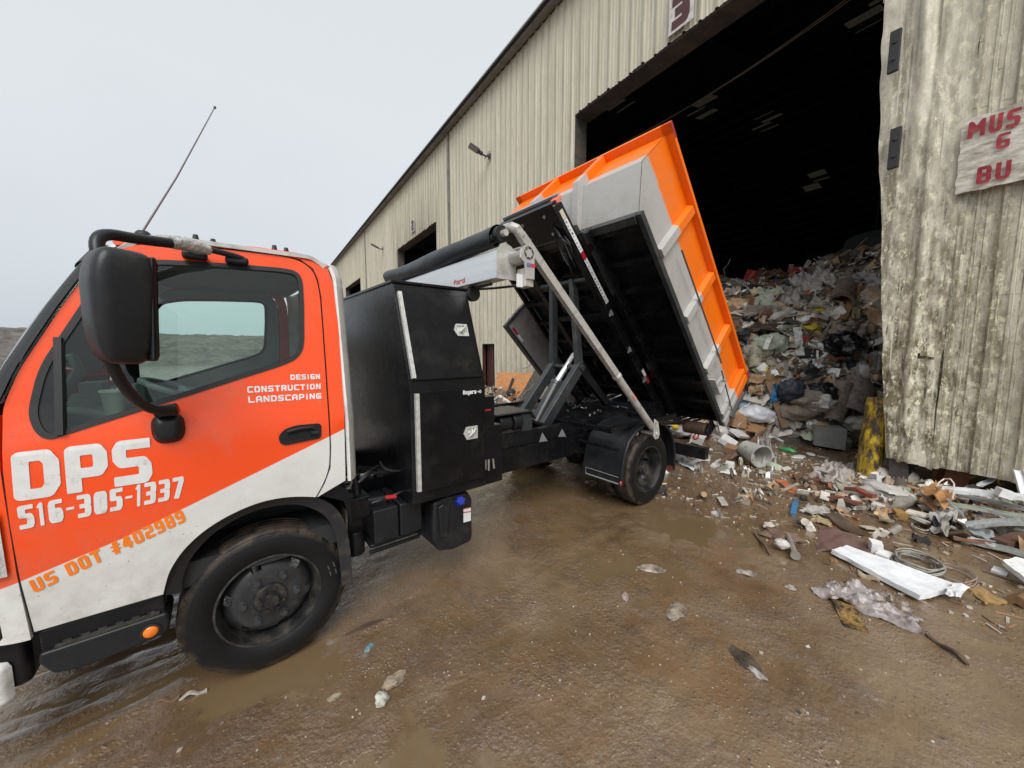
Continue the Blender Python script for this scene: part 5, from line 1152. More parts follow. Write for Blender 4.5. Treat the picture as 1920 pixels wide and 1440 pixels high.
PAL = [((.24, .22, .19), 18), ((.34, .31, .26), 17), ((.46, .43, .38), 13), ((.66, .64, .60), 12), ((.13, .085, .05), 10), ((.30, .19, .10), 9), ((.21, .08, .04), 4), ((.025, .025, .028), 6), ((.26, .29, .21), 4), ((.34, .25, .17), 8), ((.10, .085, .07), 7), ((.05, .10, .20), .5), ((.32, .05, .04), .35), ((.45, .36, .05), .3), ((.42, .30, .18), 5)]
PC = [c for c, _ in PAL]; PW = [w_ for _, w_ in PAL]
rg = random.Random(11)
def rc(r): 
    c = r.choices(PC, PW)[0]; k = r.uniform(.8, 1.6); return tuple(min(.85, q * k) for q in c)
def rot_to(n, spin): 
    q = n.to_track_quat('Z', 'Y').to_matrix().to_4x4(); return q @ Matrix.Rotation(spin, 4, 'Z')
def p_plank(mb, p, M, l, w_, t):
    mb.box((0, 0, 0), (l, w_, t), Matrix.Translation(p) @ M)
def p_sheet(mb, p, M, a, b, amp, r, n=5):
    o1 = r.uniform(0, 90); T_ = Matrix.Translation(p) @ M
    mb.grid(lambda u, v: ((u - .5) * a + .06 * a * noise.noise(Vector((v * 3, o1, 1))), (v - .5) * b + .06 * b * noise.noise(Vector((u * 3, o1, 2))), amp * fbm(u * 2.2 + o1, v * 2.2, o1, 3)), n, n, T_)
def p_chunk(mb, p, M, sz, r):
    T_ = Matrix.Translation(p) @ M; q = [Vector((i * sz * r.uniform(.3, .6), j * sz * r.uniform(.25, .6), k * sz * r.uniform(.15, .45))) for i in (-1, 1) for j in (-1, 1) for k in (-1, 1)]
    mb.add([T_ @ v for v in q], [(0, 1, 3, 2), (4, 6, 7, 5), (0, 4, 5, 1), (2, 3, 7, 6), (0, 2, 6, 4), (1, 5, 7, 3)])
def p_blob(mb, p, M, a, b, c, r, n=9, amp=.25):
    o1 = r.uniform(0, 90); T_ = Matrix.Translation(p) @ M
    def f(u, v):
        t, q = u * 2 * math.pi, (v - .5) * math.pi; x, y, z = math.cos(t) * math.cos(q), math.sin(t) * math.cos(q), math.sin(q)
        k = 1 + amp * fbm(x * 1.5 + o1, y * 1.5, z * 1.5 + o1, 3); return (x * a * k, y * b * k, z * c * k)
    mb.grid(f, n + 3, n, T_)
def scatter(mb, p, n, r, big=1.0):
    spin = r.uniform(0, 6.28); tilt = Matrix.Rotation(r.gauss(0, .38), 4, 'X') @ Matrix.Rotation(r.gauss(0, .38), 4, 'Y')
    M = rot_to(n, spin) @ tilt; mb.col = rc(r); k = r.random()
    if k < .26: p_plank(mb, p + n * r.uniform(.0, .08), M, r.uniform(.15, .8) * big, r.uniform(.03, .12), r.uniform(.008, .035))
    elif k < .62: p_sheet(mb, p + n * r.uniform(.0, .10), M, r.uniform(.12, .5) * big, r.uniform(.1, .4) * big, r.uniform(.04, .16), r)
    elif k < .80: p_chunk(mb, p + n * .03, M, r.uniform(.08, .34) * big, r)
    elif k < .88: p_blob(mb, p + n * .02, M, r.uniform(.08, .3) * big, r.uniform(.06, .2), r.uniform(.05, .14), r, 7)
    elif k < .94:
        d = M @ Vector((1, 0, 0)); l = r.uniform(.15, .7) * big; mb.cyl(p - d * l / 2 + n * .05, p + d * l / 2 + n * .05, r.uniform(.012, .045), 8)
    else:
        pts = [p + n * .06]; d = M @ Vector((1, 0, 0))
        for i in range(6): d = (d + Vector((r.gauss(0, .5), r.gauss(0, .5), r.gauss(0, .3)))).normalized(); q = pts[-1] + d * .09 * big; q.z = max(q.z, hW(q.x, q.y) + .03); pts.append(q)
        mb.tube(pts, r.uniform(.006, .014), 5)
hp = MB()
hp.col = (.075, .062, .05)
def heap_f(u, v):
    d, s = -2.6 + 12.6 * v, -4.5 + 13 * u; p = B(d, s, 0); z = heap(d, s); return (p.x, p.y, z)
hp.grid(heap_f, 110, 110)
# ---- single recognisable items (things): shapes are laid between points that lie on the heap or the mud
class IT:
    n = 0
def mcol(c, rough=.7, bump=.4, bs=25, dirt=.42, coat=0, var=.2, sc=6):
    return mat("item_%d_%d_%d_%d" % (c[0] * 999, c[1] * 999, c[2] * 999, rough * 100), c, rough, var=var, scale=sc, bump=bump, bscale=bs, coat=coat, dirt=((.11, .085, .06), dirt, 8) if dirt else None)
def on(px, py, l=0.): p = hit(px, py, l); return p
def th_plank(name, cat, label, a, b, w_, t, col, lift=.05, group=None, rough=.7, twist=0, m=None):
    p, q = on(*a, lift), on(*b, lift); n = (hnorm(p) + hnorm(q)).normalized(); n = Matrix.Rotation(twist, 3, (q - p).normalized()) @ n
    mb = MB(); l = (q - p).length; k = 8; d = (q - p).normalized(); sd = d.cross(n).normalized(); up = sd.cross(d)
    r = random.Random(len(label))
    for i in range(k + 1):
        c_ = p + d * l * i / k + up * .012 * math.sin(i * .9 + len(label)); ww = w_ * (1 + .05 * math.sin(i * 2.1)) / 2; j = .012 * (r.random() - .5) if i in (0, k) else 0
        mb.v += [c_ + sd * ww + d * j - up * t / 2, c_ + sd * ww + d * j + up * t / 2, c_ - sd * ww - d * j + up * t / 2, c_ - sd * ww - d * j - up * t / 2]
    mb.f = [(i * 4 + j, i * 4 + (j + 1) % 4, i * 4 + 4 + (j + 1) % 4, i * 4 + 4 + j) for i in range(k) for j in range(4)] + [(3, 2, 1, 0), (4 * k, 4 * k + 1, 4 * k + 2, 4 * k + 3)]; mb.m = [0] * len(mb.f); mb.c = [None] * len(mb.f)
    return mb.build(name, m or mcol(col, rough), smooth=30, label=label, cat=cat, group=group)
def th_sheet(name, cat, label, c4, amp, col, lift=.04, th=.012, n=16, rough=.8, freq=2.5, group=None, m=None, sag=0, dirt=.3, rag=.0):
    P = [on(*c, lift) for c in c4]; m = m or (mat("clear_film_%d" % (rough * 100), (.62, .57, .53), .22, var=.2, scale=8, bump=.3, bscale=30, alpha=.55, dirt=((.2, .15, .11), .3, 6)) if name == 'plastic_film' else None); nn_ = (P[1] - P[0]).cross(P[3] - P[0]).normalized()
    if nn_.dot(CAM - P[0]) < 0: nn_ = -nn_
    o1 = len(label) * 1.7
    def f(u, v):
        uu, vv = u, v
        if rag: uu = u + rag * noise.noise(Vector((v * 7, o1, 0))) * (abs(u - .5) * 2) ** 3; vv = v + rag * noise.noise(Vector((u * 7, o1, 5))) * (abs(v - .5) * 2) ** 3
        p = (P[0].lerp(P[1], uu)).lerp(P[3].lerp(P[2], uu), vv) + nn_ * (amp * fbm(u * freq + o1, v * freq, o1, 4) + sag * math.sin(u * math.pi) * math.sin(v * math.pi))
        p.z = max(p.z, gh(p.x, p.y) + .003) if p.z < .15 else p.z
        return p
    mb = MB(); mb.grid(f, n, n); return mb.build(name, m or mcol(col, rough, dirt=dirt), smooth=45, solid=th, label=label, cat=cat, group=group)
def th_blob(name, cat, label, c, size, col, lift=0., rough=.4, amp=.35, n=22, spin=0., m=None, group=None, dirt=.2):
    p = on(*c, lift); nr = hnorm(p); M = rot_to((nr + Vector((0, 0, .6))).normalized(), spin); mb = MB(); r = random.Random(len(label) + 5)
    p_blob(mb, p + nr * size[2] * .6, M, *size, r, n, amp)
    for v in mb.v: v += Vector((fbm(v.x * 9, v.y * 9, v.z * 9, 3), fbm(v.y * 9, v.z * 9, v.x * 9 + 5, 3), fbm(v.z * 9, v.x * 9, v.y * 9 + 9, 3))) * size[2] * .16
    for v in mb.v: v.z = max(v.z, gh(v.x, v.y) + .002)
    return mb.build(name, m or mcol(col, rough, dirt=dirt), smooth=60, label=label, cat=cat, group=group)
def th_roll(name, cat, label, a, b, r_, col, lift=.1, group=None, th=.02, rough=.9, flat=.8):
    p, q = on(*a, lift), on(*b, lift); d = (q - p).normalized(); up = hnorm(p); sd = d.cross(up).normalized(); up = sd.cross(d); l = (q - p).length; o1 = len(label)
    def f(u, v):
        t = u * 2 * math.pi * 1.6; rr = r_ * (1 - .16 * u) * (1 + .12 * fbm(t * .4, v * 2, o1, 2)); return p + d * l * v + sd * math.cos(t) * rr + up * math.sin(t) * rr * flat + up * .05 * math.sin(v * 3 + o1)
    mb = MB(); mb.grid(f, 40, 10); return mb.build(name, mcol(col, rough, .5, 60), smooth=60, solid=th, label=label, cat=cat, group=group)
def th_box(name, cat, label, c, size, col, rz=0., tilt=(0, 0), lift=0., m=None, open_=False, tape=None, group=None):
    p = on(*c, lift); e = empty(name, p, (tilt[0], tilt[1], rz), None, label, cat, group); x, y, z = size; mm = m or mcol(col, .8, .2, 40, .15)
    mb = MB()
    if open_:
        t = .006
        mb.bb((-x / 2, -y / 2, 0), (x / 2, y / 2, t)); mb.bb((-x / 2, -y / 2, t), (-x / 2 + t, y / 2, z)); mb.bb((x / 2 - t, -y / 2, t), (x / 2, y / 2, z)); mb.bb((-x / 2 + t, -y / 2, t), (x / 2 - t, -y / 2 + t, z)); mb.bb((-x / 2 + t, y / 2 - t, t), (x / 2 - t, y / 2, z))
        mb.build("carton", mm, e, bev=.002)
        for k, (cx, cy, wx, wy) in enumerate(((-x / 2, 0, 0, y), (x / 2, 0, 0, y), (0, -y / 2, x, 0), (0, y / 2, x, 0))):
            a = Vector((cx, cy, z)); o_ = Vector((cx, cy, 0)).normalized(); d = (o_ * .8 + Vector((0, 0, .25 + .2 * (k % 3)))).normalized() * .45 * min(x, y)
            s_ = Vector((0, 1, 0)) * y / 2 if wx == 0 else Vector((1, 0, 0)) * x / 2; mb = MB(); mb.add([a - s_, a + s_, a + s_ * .95 + d, a - s_ * .95 + d], [(0, 1, 2, 3)]); mb.build("flap", mm, e, smooth=0, solid=.005)
    else:
        M2 = []; r = random.Random(len(label))
        mb.bb((-x / 2, -y / 2, 0), (x / 2, y / 2, z)); mb.v = [v + Vector((r.uniform(-.06, .06) * x, r.uniform(-.06, .06) * y, r.uniform(-.05, .05) * z)) for v in mb.v]; mb.build("carton" if cat == "box" else "body", mm, e, bev=min(size) * .04, smooth=35)
    if tape: 
        for (lo, hi, mt) in tape: mb = MB(); mb.bb(lo, hi); mb.build("label_sheet", mt, e, smooth=0)
    return e
BR, TAN, CARD = (.15, .115, .09), (.30, .24, .18), (.42, .245, .125)
GRYC = (.22, .195, .17)
# high on the heap
th_box("red_bag", "box", "red and white torn carton on the heap crest", (1402, 530), (.34, .3, .34), (.48, .03, .03), .4, (.3, .2))
th_sheet("cardboard_sheet", "cardboard", "broad brown cardboard sheet along the left crest of the heap", ((1410, 540), (1470, 512), (1462, 506), (1420, 512)), .18, (.24, .15, .08), .15, rag=.1)
th_plank("wood_block", "plank", "short brown board standing up at the heap crest", (1424, 520), (1427, 503), .12, .04, (.20, .10, .06), .12)
th_plank("white_batten", "plank", "thin white batten pointing up out of the heap top", (1547, 525), (1567, 538), .05, .03, (.6, .58, .54), .22)
th_sheet("grey_tarpaulin", "tarpaulin", "crumpled grey tarpaulin high on the heap by the bay corner", ((1590, 540), (1650, 545), (1648, 512), (1592, 512)), .18, (.30, .295, .28), .2, rough=.5, n=30, freq=2.6)
th_sheet("plastic_film", "film", "tangle of pale plastic film at the middle of the crest", ((1480, 540), (1560, 535), (1560, 500), (1500, 505)), .24, (.58, .57, .52), .2, rough=.4, n=40, freq=3.2, rag=.15)
th_sheet("plastic_film", "film", "pale shredded film draped just below the crest", ((1452, 565), (1535, 575), (1535, 530), (1470, 530)), .20, (.50, .49, .44), .15, rough=.45, n=40, freq=3.4, rag=.2)
th_roll("carpet_roll", "carpet", "upright rolled brown carpet with open end near the heap top", (1575, 568), (1590, 532), .22, (.23, .17, .13), .2)
th_sheet("carpet_sheet", "carpet", "short brown carpet flap left of the upright carpet roll", ((1540, 562), (1572, 566), (1566, 538), (1540, 545)), .12, (.17, .115, .08), .12)
th_plank("wood_plank", "plank", "orange brown plank leaning beside the bay corner", (1580, 598), (1610, 535), .12, .05, (.30, .14, .05), .20)
th_plank("wood_plank", "plank", "pale greenish board standing upright near the bay corner", (1604, 598), (1605, 555), .13, .03, (.36, .31, .17), .16)
th_plank("white_board", "board", "small square white panel in the upper heap", (1548, 583), (1553, 565), .20, .02, (.66, .66, .63), .14)
th_plank("wood_plank", "plank", "horizontal light pinkish board across the upper heap", (1487, 575), (1545, 575), .06, .03, (.48, .34, .25), .15)
th_blob("yellow_scrap", "scrap", "bright yellow scrap near the white panel", (1528, 584), (.16, .05, .04), (.62, .47, .03), .04)
th_blob("yellow_scrap", "scrap", "yellow and black rag beside the upright white board", (1522, 617), (.15, .12, .08), (.55, .42, .03), .04)
th_sheet("folded_carpet", "carpet", "folded grey brown carpet above the black sack", ((1535, 640), (1612, 628), (1630, 593), (1550, 612)), .16, (.25, .21, .18), .12, th=.04, n=24)
th_sheet("folded_carpet", "carpet", "rumpled pale brown rug end beside the bay corner", ((1560, 628), (1615, 640), (1622, 612), (1572, 608)), .12, (.28, .235, .20), .22, th=.04, n=20)
th_plank("wood_plank", "plank", "dark thin stick lying over the folded carpet", (1602, 617), (1622, 597), .03, .03, (.10, .055, .04), .26)
th_blob("black_sack", "bin bag", "shiny black plastic sack in the middle of the heap", (1578, 655), (.30, .25, .20), (.009, .010, .012), .02, .18, .5, 30)
th_plank("white_board", "board", "upright white painted board in the middle of the heap", (1501, 667), (1494, 614), .13, .03, (.72, .72, .69), .18)
th_sheet("carpet_sheet", "carpet", "long brown carpet strip running up behind the white board", ((1450, 695), (1490, 705), (1520, 625), (1480, 630)), .10, (.155, .12, .09), .10, th=.03, n=20)
th_sheet("carpet_sheet", "carpet", "brown carpet hump left of the white board", ((1395, 620), (1480, 625), (1475, 604), (1400, 608)), .18, (.12, .085, .065), .10, th=.03, n=20)
th_blob("insulation_cushion", "insulation", "pale mint green bundle of insulation beside the tipped container", (1448, 655), (.34, .26, .22), (.40, .45, .34), .04, .8, .3)
th_roll("foam_roll", "foam", "cream padded roll standing beside the mint green bundle", (1418, 690), (1422, 650), .17, (.46, .42, .31), .12)
th_plank("white_board", "board", "small white slat on top of the mint green bundle", (1434, 655), (1447, 628), .09, .02, (.66, .65, .6), .62)
th_sheet("rubber_mat", "mat", "dark grey rubber mat fanned out in the lower heap", ((1478, 718), (1555, 702), (1530, 680), (1505, 688)), .10, (.035, .036, .037), .14, th=.02, rough=.5)
th_sheet("carpet_sheet", "carpet", "tan mat draped below the dark rubber mat", ((1500, 740), (1555, 735), (1552, 706), (1505, 718)), .14, (.25, .20, .15), .12, th=.03)
th_roll("carpet_roll", "carpet", "thick brown carpet roll standing against the bollard side", (1592, 775), (1610, 715), .24, (.24, .205, .185), .16)
th_roll("carpet_roll", "carpet", "second brown carpet roll bent over left of the thick one", (1563, 790), (1582, 720), .15, (.25, .21, .18), .16)
th_roll("carpet_roll", "carpet", "thin rolled carpet end poking out low in the heap", (1545, 775), (1568, 748), .09, (.30, .25, .19), .14)
th_blob("beige_cushion", "cushion", "dirty beige cushion in the lower heap", (1505, 748), (.34, .26, .17), (.29, .25, .20), .04, .85, .3)
th_blob("beige_cushion", "cushion", "flattened brown cushion below the beige one", (1492, 772), (.32, .22, .13), (.21, .17, .13), .03, .85, .3)
th_blob("black_sack", "bin bag", "small black sack under the tan mat", (1542, 737), (.22, .18, .15), (.014, .014, .016), .04, .3, .45)
th_blob("white_bag", "bag", "crumpled white plastic bag low in the heap", (1535, 757), (.22, .18, .15), (.55, .54, .51), .04, .45, .5)
th_blob("blue_bag", "bag", "dark blue stuffed bag in the lower heap", (1474, 742), (.22, .19, .30), (.028, .036, .055), .04, .6, .25)
th_sheet("blue_cloth", "cloth", "bright blue cloth strip beside the dark blue bag", ((1444, 756), (1461, 750), (1464, 718), (1449, 724)), .06, (.02, .16, .36), .34, rough=.6)
th_plank("cardboard_strip", "cardboard", "long bent brown cardboard edge leaning in front of the heap", (1472, 802), (1440, 715), .10, .03, (.22, .125, .065), .28)
th_sheet("grey_board", "board", "rounded grey board leaning at the foot of the heap", ((1490, 808), (1500, 795), (1462, 760), (1458, 772)), .04, (.33, .31, .27), .20, th=.015)
th_sheet("carton_flap", "cardboard", "brown carton with white labels by the blue cloth", ((1432, 725), (1462, 722), (1468, 690), (1440, 690)), .08, (.30, .18, .09), .20)
for q in ((1448, 708), (1456, 702)): pass
th_sheet("cardboard_sheet", "cardboard", "stack of light cardboard flaps behind the container's rear post", ((1403, 740), (1432, 735), (1428, 708), (1408, 706)), .10, (.46, .30, .18), .22)
th_sheet("cardboard_sheet", "cardboard", "cardboard flap lying under the light flaps", ((1400, 720), (1440, 712), (1425, 700), (1402, 705)), .08, (.42, .27, .16), .32)
th_sheet("plaster_board", "board", "pale plaster sheet leaning against the bay corner", ((1622, 700), (1650, 692), (1650, 655), (1630, 662)), .04, (.48, .47, .43), .14, th=.015)
th_plank("white_board", "board", "long white strip leaning at the right edge of the heap", (1604, 700), (1622, 668), .10, .02, (.62, .61, .58), .18)
th_plank("white_pipe", "pipe", "thin white pipe standing upright in the lower heap", (1562, 745), (1564, 700), .035, .035, (.60, .57, .53), .2)
th_blob("mint_rag", "cloth", "pale grey green rag hanging beside the bollard", (1605, 795), (.26, .14, .12), (.42, .43, .37), .04, .85, .4)
# foot of the heap
e = th_box("concrete_block", "block", "grey concrete block sitting at the foot of the heap", (1548, 834), (.62, .42, .34), (.21, .215, .205), R(20), (0, .03))
th_box("cardboard_box", "box", "tall cardboard box right behind the container's tail", (1381, 800), (.26, .24, .30), CARD, R(35), (.1, -.1), .02, tape=(((.131, -.05, .05), (.1345, .05, .20), whm),))
th_box("cardboard_box", "box", "tilted cardboard box with a pasted label below the white bag", (1411, 812), (.34, .22, .16), CARD, R(60), (.35, .1), .0, tape=(((-.12, -.1145, .04), (.04, -.1125, .13), whm),))
th_box("white_carton", "box", "white carton with a printed line lying under the container's tail", (1362, 832), (.40, .26, .10), (.66, .66, .66), R(12), (.55, .0), .02, tape=(((-.07, -.137, .045), (.07, -.135, .06), mat("print_blue", (.12, .13, .25), .5)),))
th_box("white_carton", "box", "white open carton lid behind the printed carton", (1385, 815), (.34, .22, .05), (.62, .62, .62), R(-10), (.5, .2), .10)
th_box("cardboard_box", "box", "flattened brown carton under the printed white carton", (1372, 848), (.34, .24, .10), (.30, .18, .09), R(15), (.2, .0), .0)
th_sheet("bin_lid", "lid", "round pale blue plastic lid between cardboard pieces", ((1386, 765), (1408, 768), (1408, 740), (1388, 738)), .02, (.20, .32, .38), .20, th=.012, rough=.4)
th_blob("white_bag", "bag", "smooth white plastic bag lying beside the cardboard boxes", (1416, 778), (.30, .18, .13), (.60, .62, .66), .10, .35, .25, dirt=.05)
th_sheet("brown_sheet", "sheet", "curled brown sheet sweeping around the cartons", ((1345, 868), (1400, 850), (1440, 800), (1425, 812)), .06, (.16, .09, .06), .10, th=.012, rough=.5)
th_sheet("plastic_film", "film", "pinkish clear plastic film draped behind the grey bucket", ((1405, 860), (1455, 872), (1440, 815), (1418, 820)), .16, (.42, .36, .33), .05, rough=.3, n=26, freq=5, rag=.1)
p = on(1424, 876); bu = empty("bucket", p + Vector((0, 0, .17)), (0, 0, 0), None, "grey plastic bucket lying on its side facing the camera", "bucket")
bm_ = Matrix.Rotation(R(-32), 4, 'Z') @ Matrix.Rotation(R(6), 4, 'X')
mb = MB(); mb.lathe([(.0, .30), (.125, .30), (.160, -.02), (.172, -.02), (.172, -.035), (.155, -.035), (.150, .0), (.118, .28), (.0, .28)], 40, bm_); mb.build("tub", mcol((.40, .41, .37), .45, .1, 30, .2), bu, smooth=40)
mb = MB(); mb.tube([bm_ @ Vector((.17 * math.cos(t), -.03 - .02, .17 * math.sin(t))) for t in np.linspace(-2.6, -.5, 14)], .004, 6); mb.build("handle", MATS["rod_grey"], bu)
th_blob("plastic_bag", "bag", "brownish plastic bag of rubbish behind the black rear bumper", (1300, 812), (.30, .22, .14), (.20, .075, .05), .06, .3, .4)
th_blob("plastic_bag", "bag", "clear grey plastic bag beside the rear mudguard", (1275, 815), (.20, .16, .10), (.38, .36, .36), .06, .3, .4)
th_blob("yellow_scrap", "scrap", "yellow plastic piece on the bag behind the truck", (1266, 803), (.07, .05, .05), (.75, .55, .02), .22, .4, .2)
th_box("white_carton", "box", "crushed white carton with a red ring print by the bumper", (1306, 828), (.34, .22, .13), (.64, .63, .61), R(18), (.3, 0), .03, tape=())
mb = MB(); p = on(1303, 818, .22); mb.tube([p + Vector((.09 * math.cos(t), -.02, .05 * math.sin(t))) for t in np.linspace(0, 2 * math.pi, 24)[:-1]], .014, 6, closed=True); mb.build("red_ring", mat("ring_red", (.5, .03, .04), .4), label="red plastic ring on the crushed white carton", cat="ring")
th_roll("foam_tube", "tube", "white wrapped tube lying under the rear bumper", (1262, 855), (1296, 866), .09, (.58, .57, .55), .05)
th_sheet("paper_scrap", "paper", "white torn foam piece beside the wrapped tube", ((1305, 862), (1332, 862), (1332, 852), (1308, 850)), .02, (.66, .65, .62), .03, th=.03)
th_sheet("paper_scrap", "paper", "pale blue paper strip curled on the wet mud behind the wheel", ((1272, 868), (1301, 882), (1303, 874), (1277, 861)), .02, (.58, .66, .70), .03, th=.004)
th_sheet("paper_scrap", "paper", "large white foam shard in front of the cartons", ((1332, 872), (1365, 872), (1360, 860), (1345, 860)), .03, (.62, .60, .56), .04, th=.03)
th_sheet("paper_scrap", "paper", "torn white paper sheets nearest the bucket on the mud", ((1349, 886), (1382, 891), (1378, 881), (1355, 880)), .015, (.72, .72, .71), .012, th=.004, dirt=.05)
th_box("paper_cup", "cup", "small white carton cube on the mud by the torn papers", (1368, 878), (.13, .11, .09), (.68, .67, .66), .3, (0, 0), .02)
th_blob("green_bottle", "bottle", "crushed green plastic bottle on the mud before the heap", (1476, 846), (.13, .05, .04), (.05, .36, .12), .0, .25, .2, spin=.3)
th_blob("white_shell", "plate", "white oval dish on the mud right of the bucket", (1497, 858), (.15, .07, .02), (.60, .60, .57), .0, .4, .08)
th_blob("white_shell", "plate", "smaller white dish beside the oval one", (1520, 853), (.10, .06, .02), (.52, .52, .50), .0, .4, .08)
th_sheet("plastic_film", "film", "translucent crumpled film on the mud before the yellow bollard", ((1510, 898), (1600, 915), (1605, 868), (1545, 872)), .10, (.36, .32, .28), .03, th=.004, n=36, freq=6, rough=.3, rag=.2)
# bollard
p = G(1625, 889); bo = empty("bollard", p, (0, 0, 0), None, "battered yellow steel bollard leaning beside the bay corner", "bollard")
mb = MB()
def bol(u, v):
    t = u * 2 * math.pi; r = (.118 + .045 * v) * (1 + .05 * fbm(math.cos(t) * 1.5, math.sin(t) * 1.5, v * 5, 3)) + .004 * math.sin(v * 30); z = -.08 + 1.16 * v + .02 * fbm(math.cos(t) * 2, math.sin(t) * 2, 4) * (v > .9)
    return (r * math.cos(t) + RT.x * .11 * z, r * math.sin(t) + RT.y * .11 * z, z)
mb.grid(bol, 40, 50); yb = mat("bollard_yellow", (.78, .52, .010), .5, var=.25, scale=9, bump=.8, bscale=28, dirt=((.055, .038, .024), .76, 11), stretch=(1, 1, .4))
mb.build("post", yb, bo, smooth=60); mb = MB(); mb.cyl((RT.x * .116, RT.y * .116, 1.04), (RT.x * .118, RT.y * .118, 1.068), .152, 30); mb.build("cap", mcol((.30, .25, .14), .8, .8, 30, .5), bo)
# ---- the mass of the heap, laid round the single items
from mathutils.kdtree import KDTree
bpy.context.view_layer.update()
pts = []
for o in COL.objects:
    if o.type == 'MESH' and (o.get('category') or (o.parent and o.parent.get('category'))) and o.name.split('.')[0] not in ('wall',):
        q = BI @ (o.matrix_world @ Vector(o.data.vertices[0].co)) if len(o.data.vertices) else None
        if q is None or not (-3 < q.x < 8 and -1 < q.y < 7) or (o.parent and o.parent.get('category') in ('truck', 'container', 'warehouse')): continue
        vs_ = o.data.vertices; st_ = max(1, len(vs_) // 60); pts += [o.matrix_world @ vs_[i].co for i in range(0, len(vs_), st_)]
kd = KDTree(len(pts))
for i, p in enumerate(pts): kd.insert(p, i)
kd.balance()
def clear(p, r): return kd.find(p)[2] > r
for k in range(4200):
    if k < 3500: d, s = rg.uniform(-2.2, 6.4), rg.uniform(.2, 5.6)
    else: d, s = rg.uniform(-1.5, 8), rg.uniform(-3.5, 8)
    if heap(d, s) < .02: continue
    p = B(d, s, 0); p.z = hW(p.x, p.y); n = (hnorm(p) + Vector((0, 0, .15))).normalized()
    big = (1.75 if rg.random() < .5 else 1.1) if p.z > .5 else .85
    if clear(p, .10 + .10 * big): scatter(hp, p, n, rg, big)
    else: scatter(hp, p - n * .05, n, rg, .7)
for k in range(680):
    d, s = rg.uniform(-1.4, 5.6), rg.uniform(.2, 5.4)
    if heap(d, s) < .35: continue
    p = B(d, s, 0); p.z = hW(p.x, p.y); n = (hnorm(p, .3) + Vector((0, 0, .1))).normalized(); M = rot_to(n, rg.uniform(0, 6.28)) @ Matrix.Rotation(rg.gauss(0, .22), 4, 'X') @ Matrix.Rotation(rg.gauss(0, .22), 4, 'Y')
    if not clear(p, .42): continue
    hp.col = rc(rg); q = rg.random()
    if q < .55: p_sheet(hp, p + n * .10, M, rg.uniform(.5, 1.15), rg.uniform(.35, .8), rg.uniform(.10, .24), rg, 11)
    elif q < .75: p_plank(hp, p + n * .10, M, rg.uniform(.7, 1.5), rg.uniform(.06, .16), rg.uniform(.015, .04))
    elif q < .88: p_blob(hp, p + n * .05, M, rg.uniform(.25, .5), rg.uniform(.2, .35), rg.uniform(.12, .24), rg, 13, .4)
    else: dd = M @ Vector((1, 0, 0)); hp.cyl(p - dd * .4 + n * .1, p + dd * .4 + n * .1, rg.uniform(.05, .13), 12, caps=False)
for k in range(2600):
    d, s = rg.uniform(-1.6, 4.2), rg.uniform(.2, 4.6)
    if heap(d, s) < .05: continue
    p = B(d, s, 0); p.z = hW(p.x, p.y); n = (hnorm(p) + Vector((0, 0, .15))).normalized(); scatter(hp, p - n * .04, n, rg, .75)
hp.build("rubbish_heap", DB, loc=B(2, 2, 0), kind='stuff', smooth=50, label="tall heap of mixed demolition rubbish filling the big loading bay", fixn=False)

# ---- debris in the foreground, right
th_plank("wood_board", "board", "short orange board lying on the mud before the bollard", (1464, 900), (1492, 925), .13, .02, (.52, .17, .06), .015)
th_plank("blue_strip", "strip", "blue plastic strip beside the orange board", (1487, 962), (1494, 935), .05, .02, (.05, .19, .40), .02)
th_sheet("roof_felt", "felt", "grey ragged felt piece below the blue strip", ((1498, 958), (1552, 968), (1555, 952), (1520, 948)), .03, (.40, .39, .36), .03, rag=.2)
th_sheet("roof_felt", "felt", "muddy yellow torn felt next to the grey piece", ((1520, 978), (1560, 985), (1562, 970), (1525, 966)), .03, (.40, .31, .17), .02, rag=.2)
th_plank("wood_plank", "plank", "dark wet plank beside the brown carpet piece", (1555, 965), (1608, 1002), .14, .03, (.085, .055, .035), .02)
th_plank("wood_plank", "plank", "thin orange stick lying above the dark plank", (1562, 950), (1610, 975), .035, .02, (.36, .16, .06), .015)
th_plank("wood_plank", "plank", "long thin reddish batten before the bollard", (1500, 895), (1596, 914), .04, .03, (.22, .07, .045), .02)
th_plank("wood_plank", "plank", "short red brown batten end nearest the bay corner", (1588, 914), (1640, 930), .08, .04, (.26, .06, .04), .14)
th_plank("wood_plank", "plank", "splintered reddish batten below the long thin one", (1550, 930), (1618, 944), .06, .03, (.18, .055, .04), .07)
th_sheet("carpet_scrap", "carpet", "maroon brown carpet scrap lying on the mud", ((1528, 1030), (1630, 1035), (1615, 1003), (1535, 985)), .03, (.155, .085, .072), .02, th=.02, n=20, rag=.06)
th_sheet("foam_board", "foam board", "long white foam board with a broken end on the mud", ((1560, 1030), (1725, 1118), (1800, 1098), (1590, 1022)), .008, (.80, .82, .85), .06, th=.035, n=24, rag=.03, dirt=.06)
th_sheet("foam_board", "foam board", "broken white corner piece at the end of the long foam board", ((1770, 1115), (1800, 1120), (1812, 1105), (1790, 1098)), .01, (.78, .80, .82), .05, th=.03, n=10, rag=.12, dirt=.06)
th_box("foam_chunk", "foam", "white foam chunk standing behind the long foam board", (1641, 1036), (.10, .08, .10), (.78, .78, .78), .3)
th_box("foam_chunk", "foam", "flat white foam block beside the standing chunk", (1658, 1045), (.13, .08, .04), (.76, .76, .76), -.2)
th_sheet("foam_board", "foam board", "white foam panel cut by the photo's right edge", ((1880, 1060), (1930, 1100), (1990, 1078), (1905, 1052)), .006, (.80, .81, .82), .07, th=.04, n=16, dirt=.05)
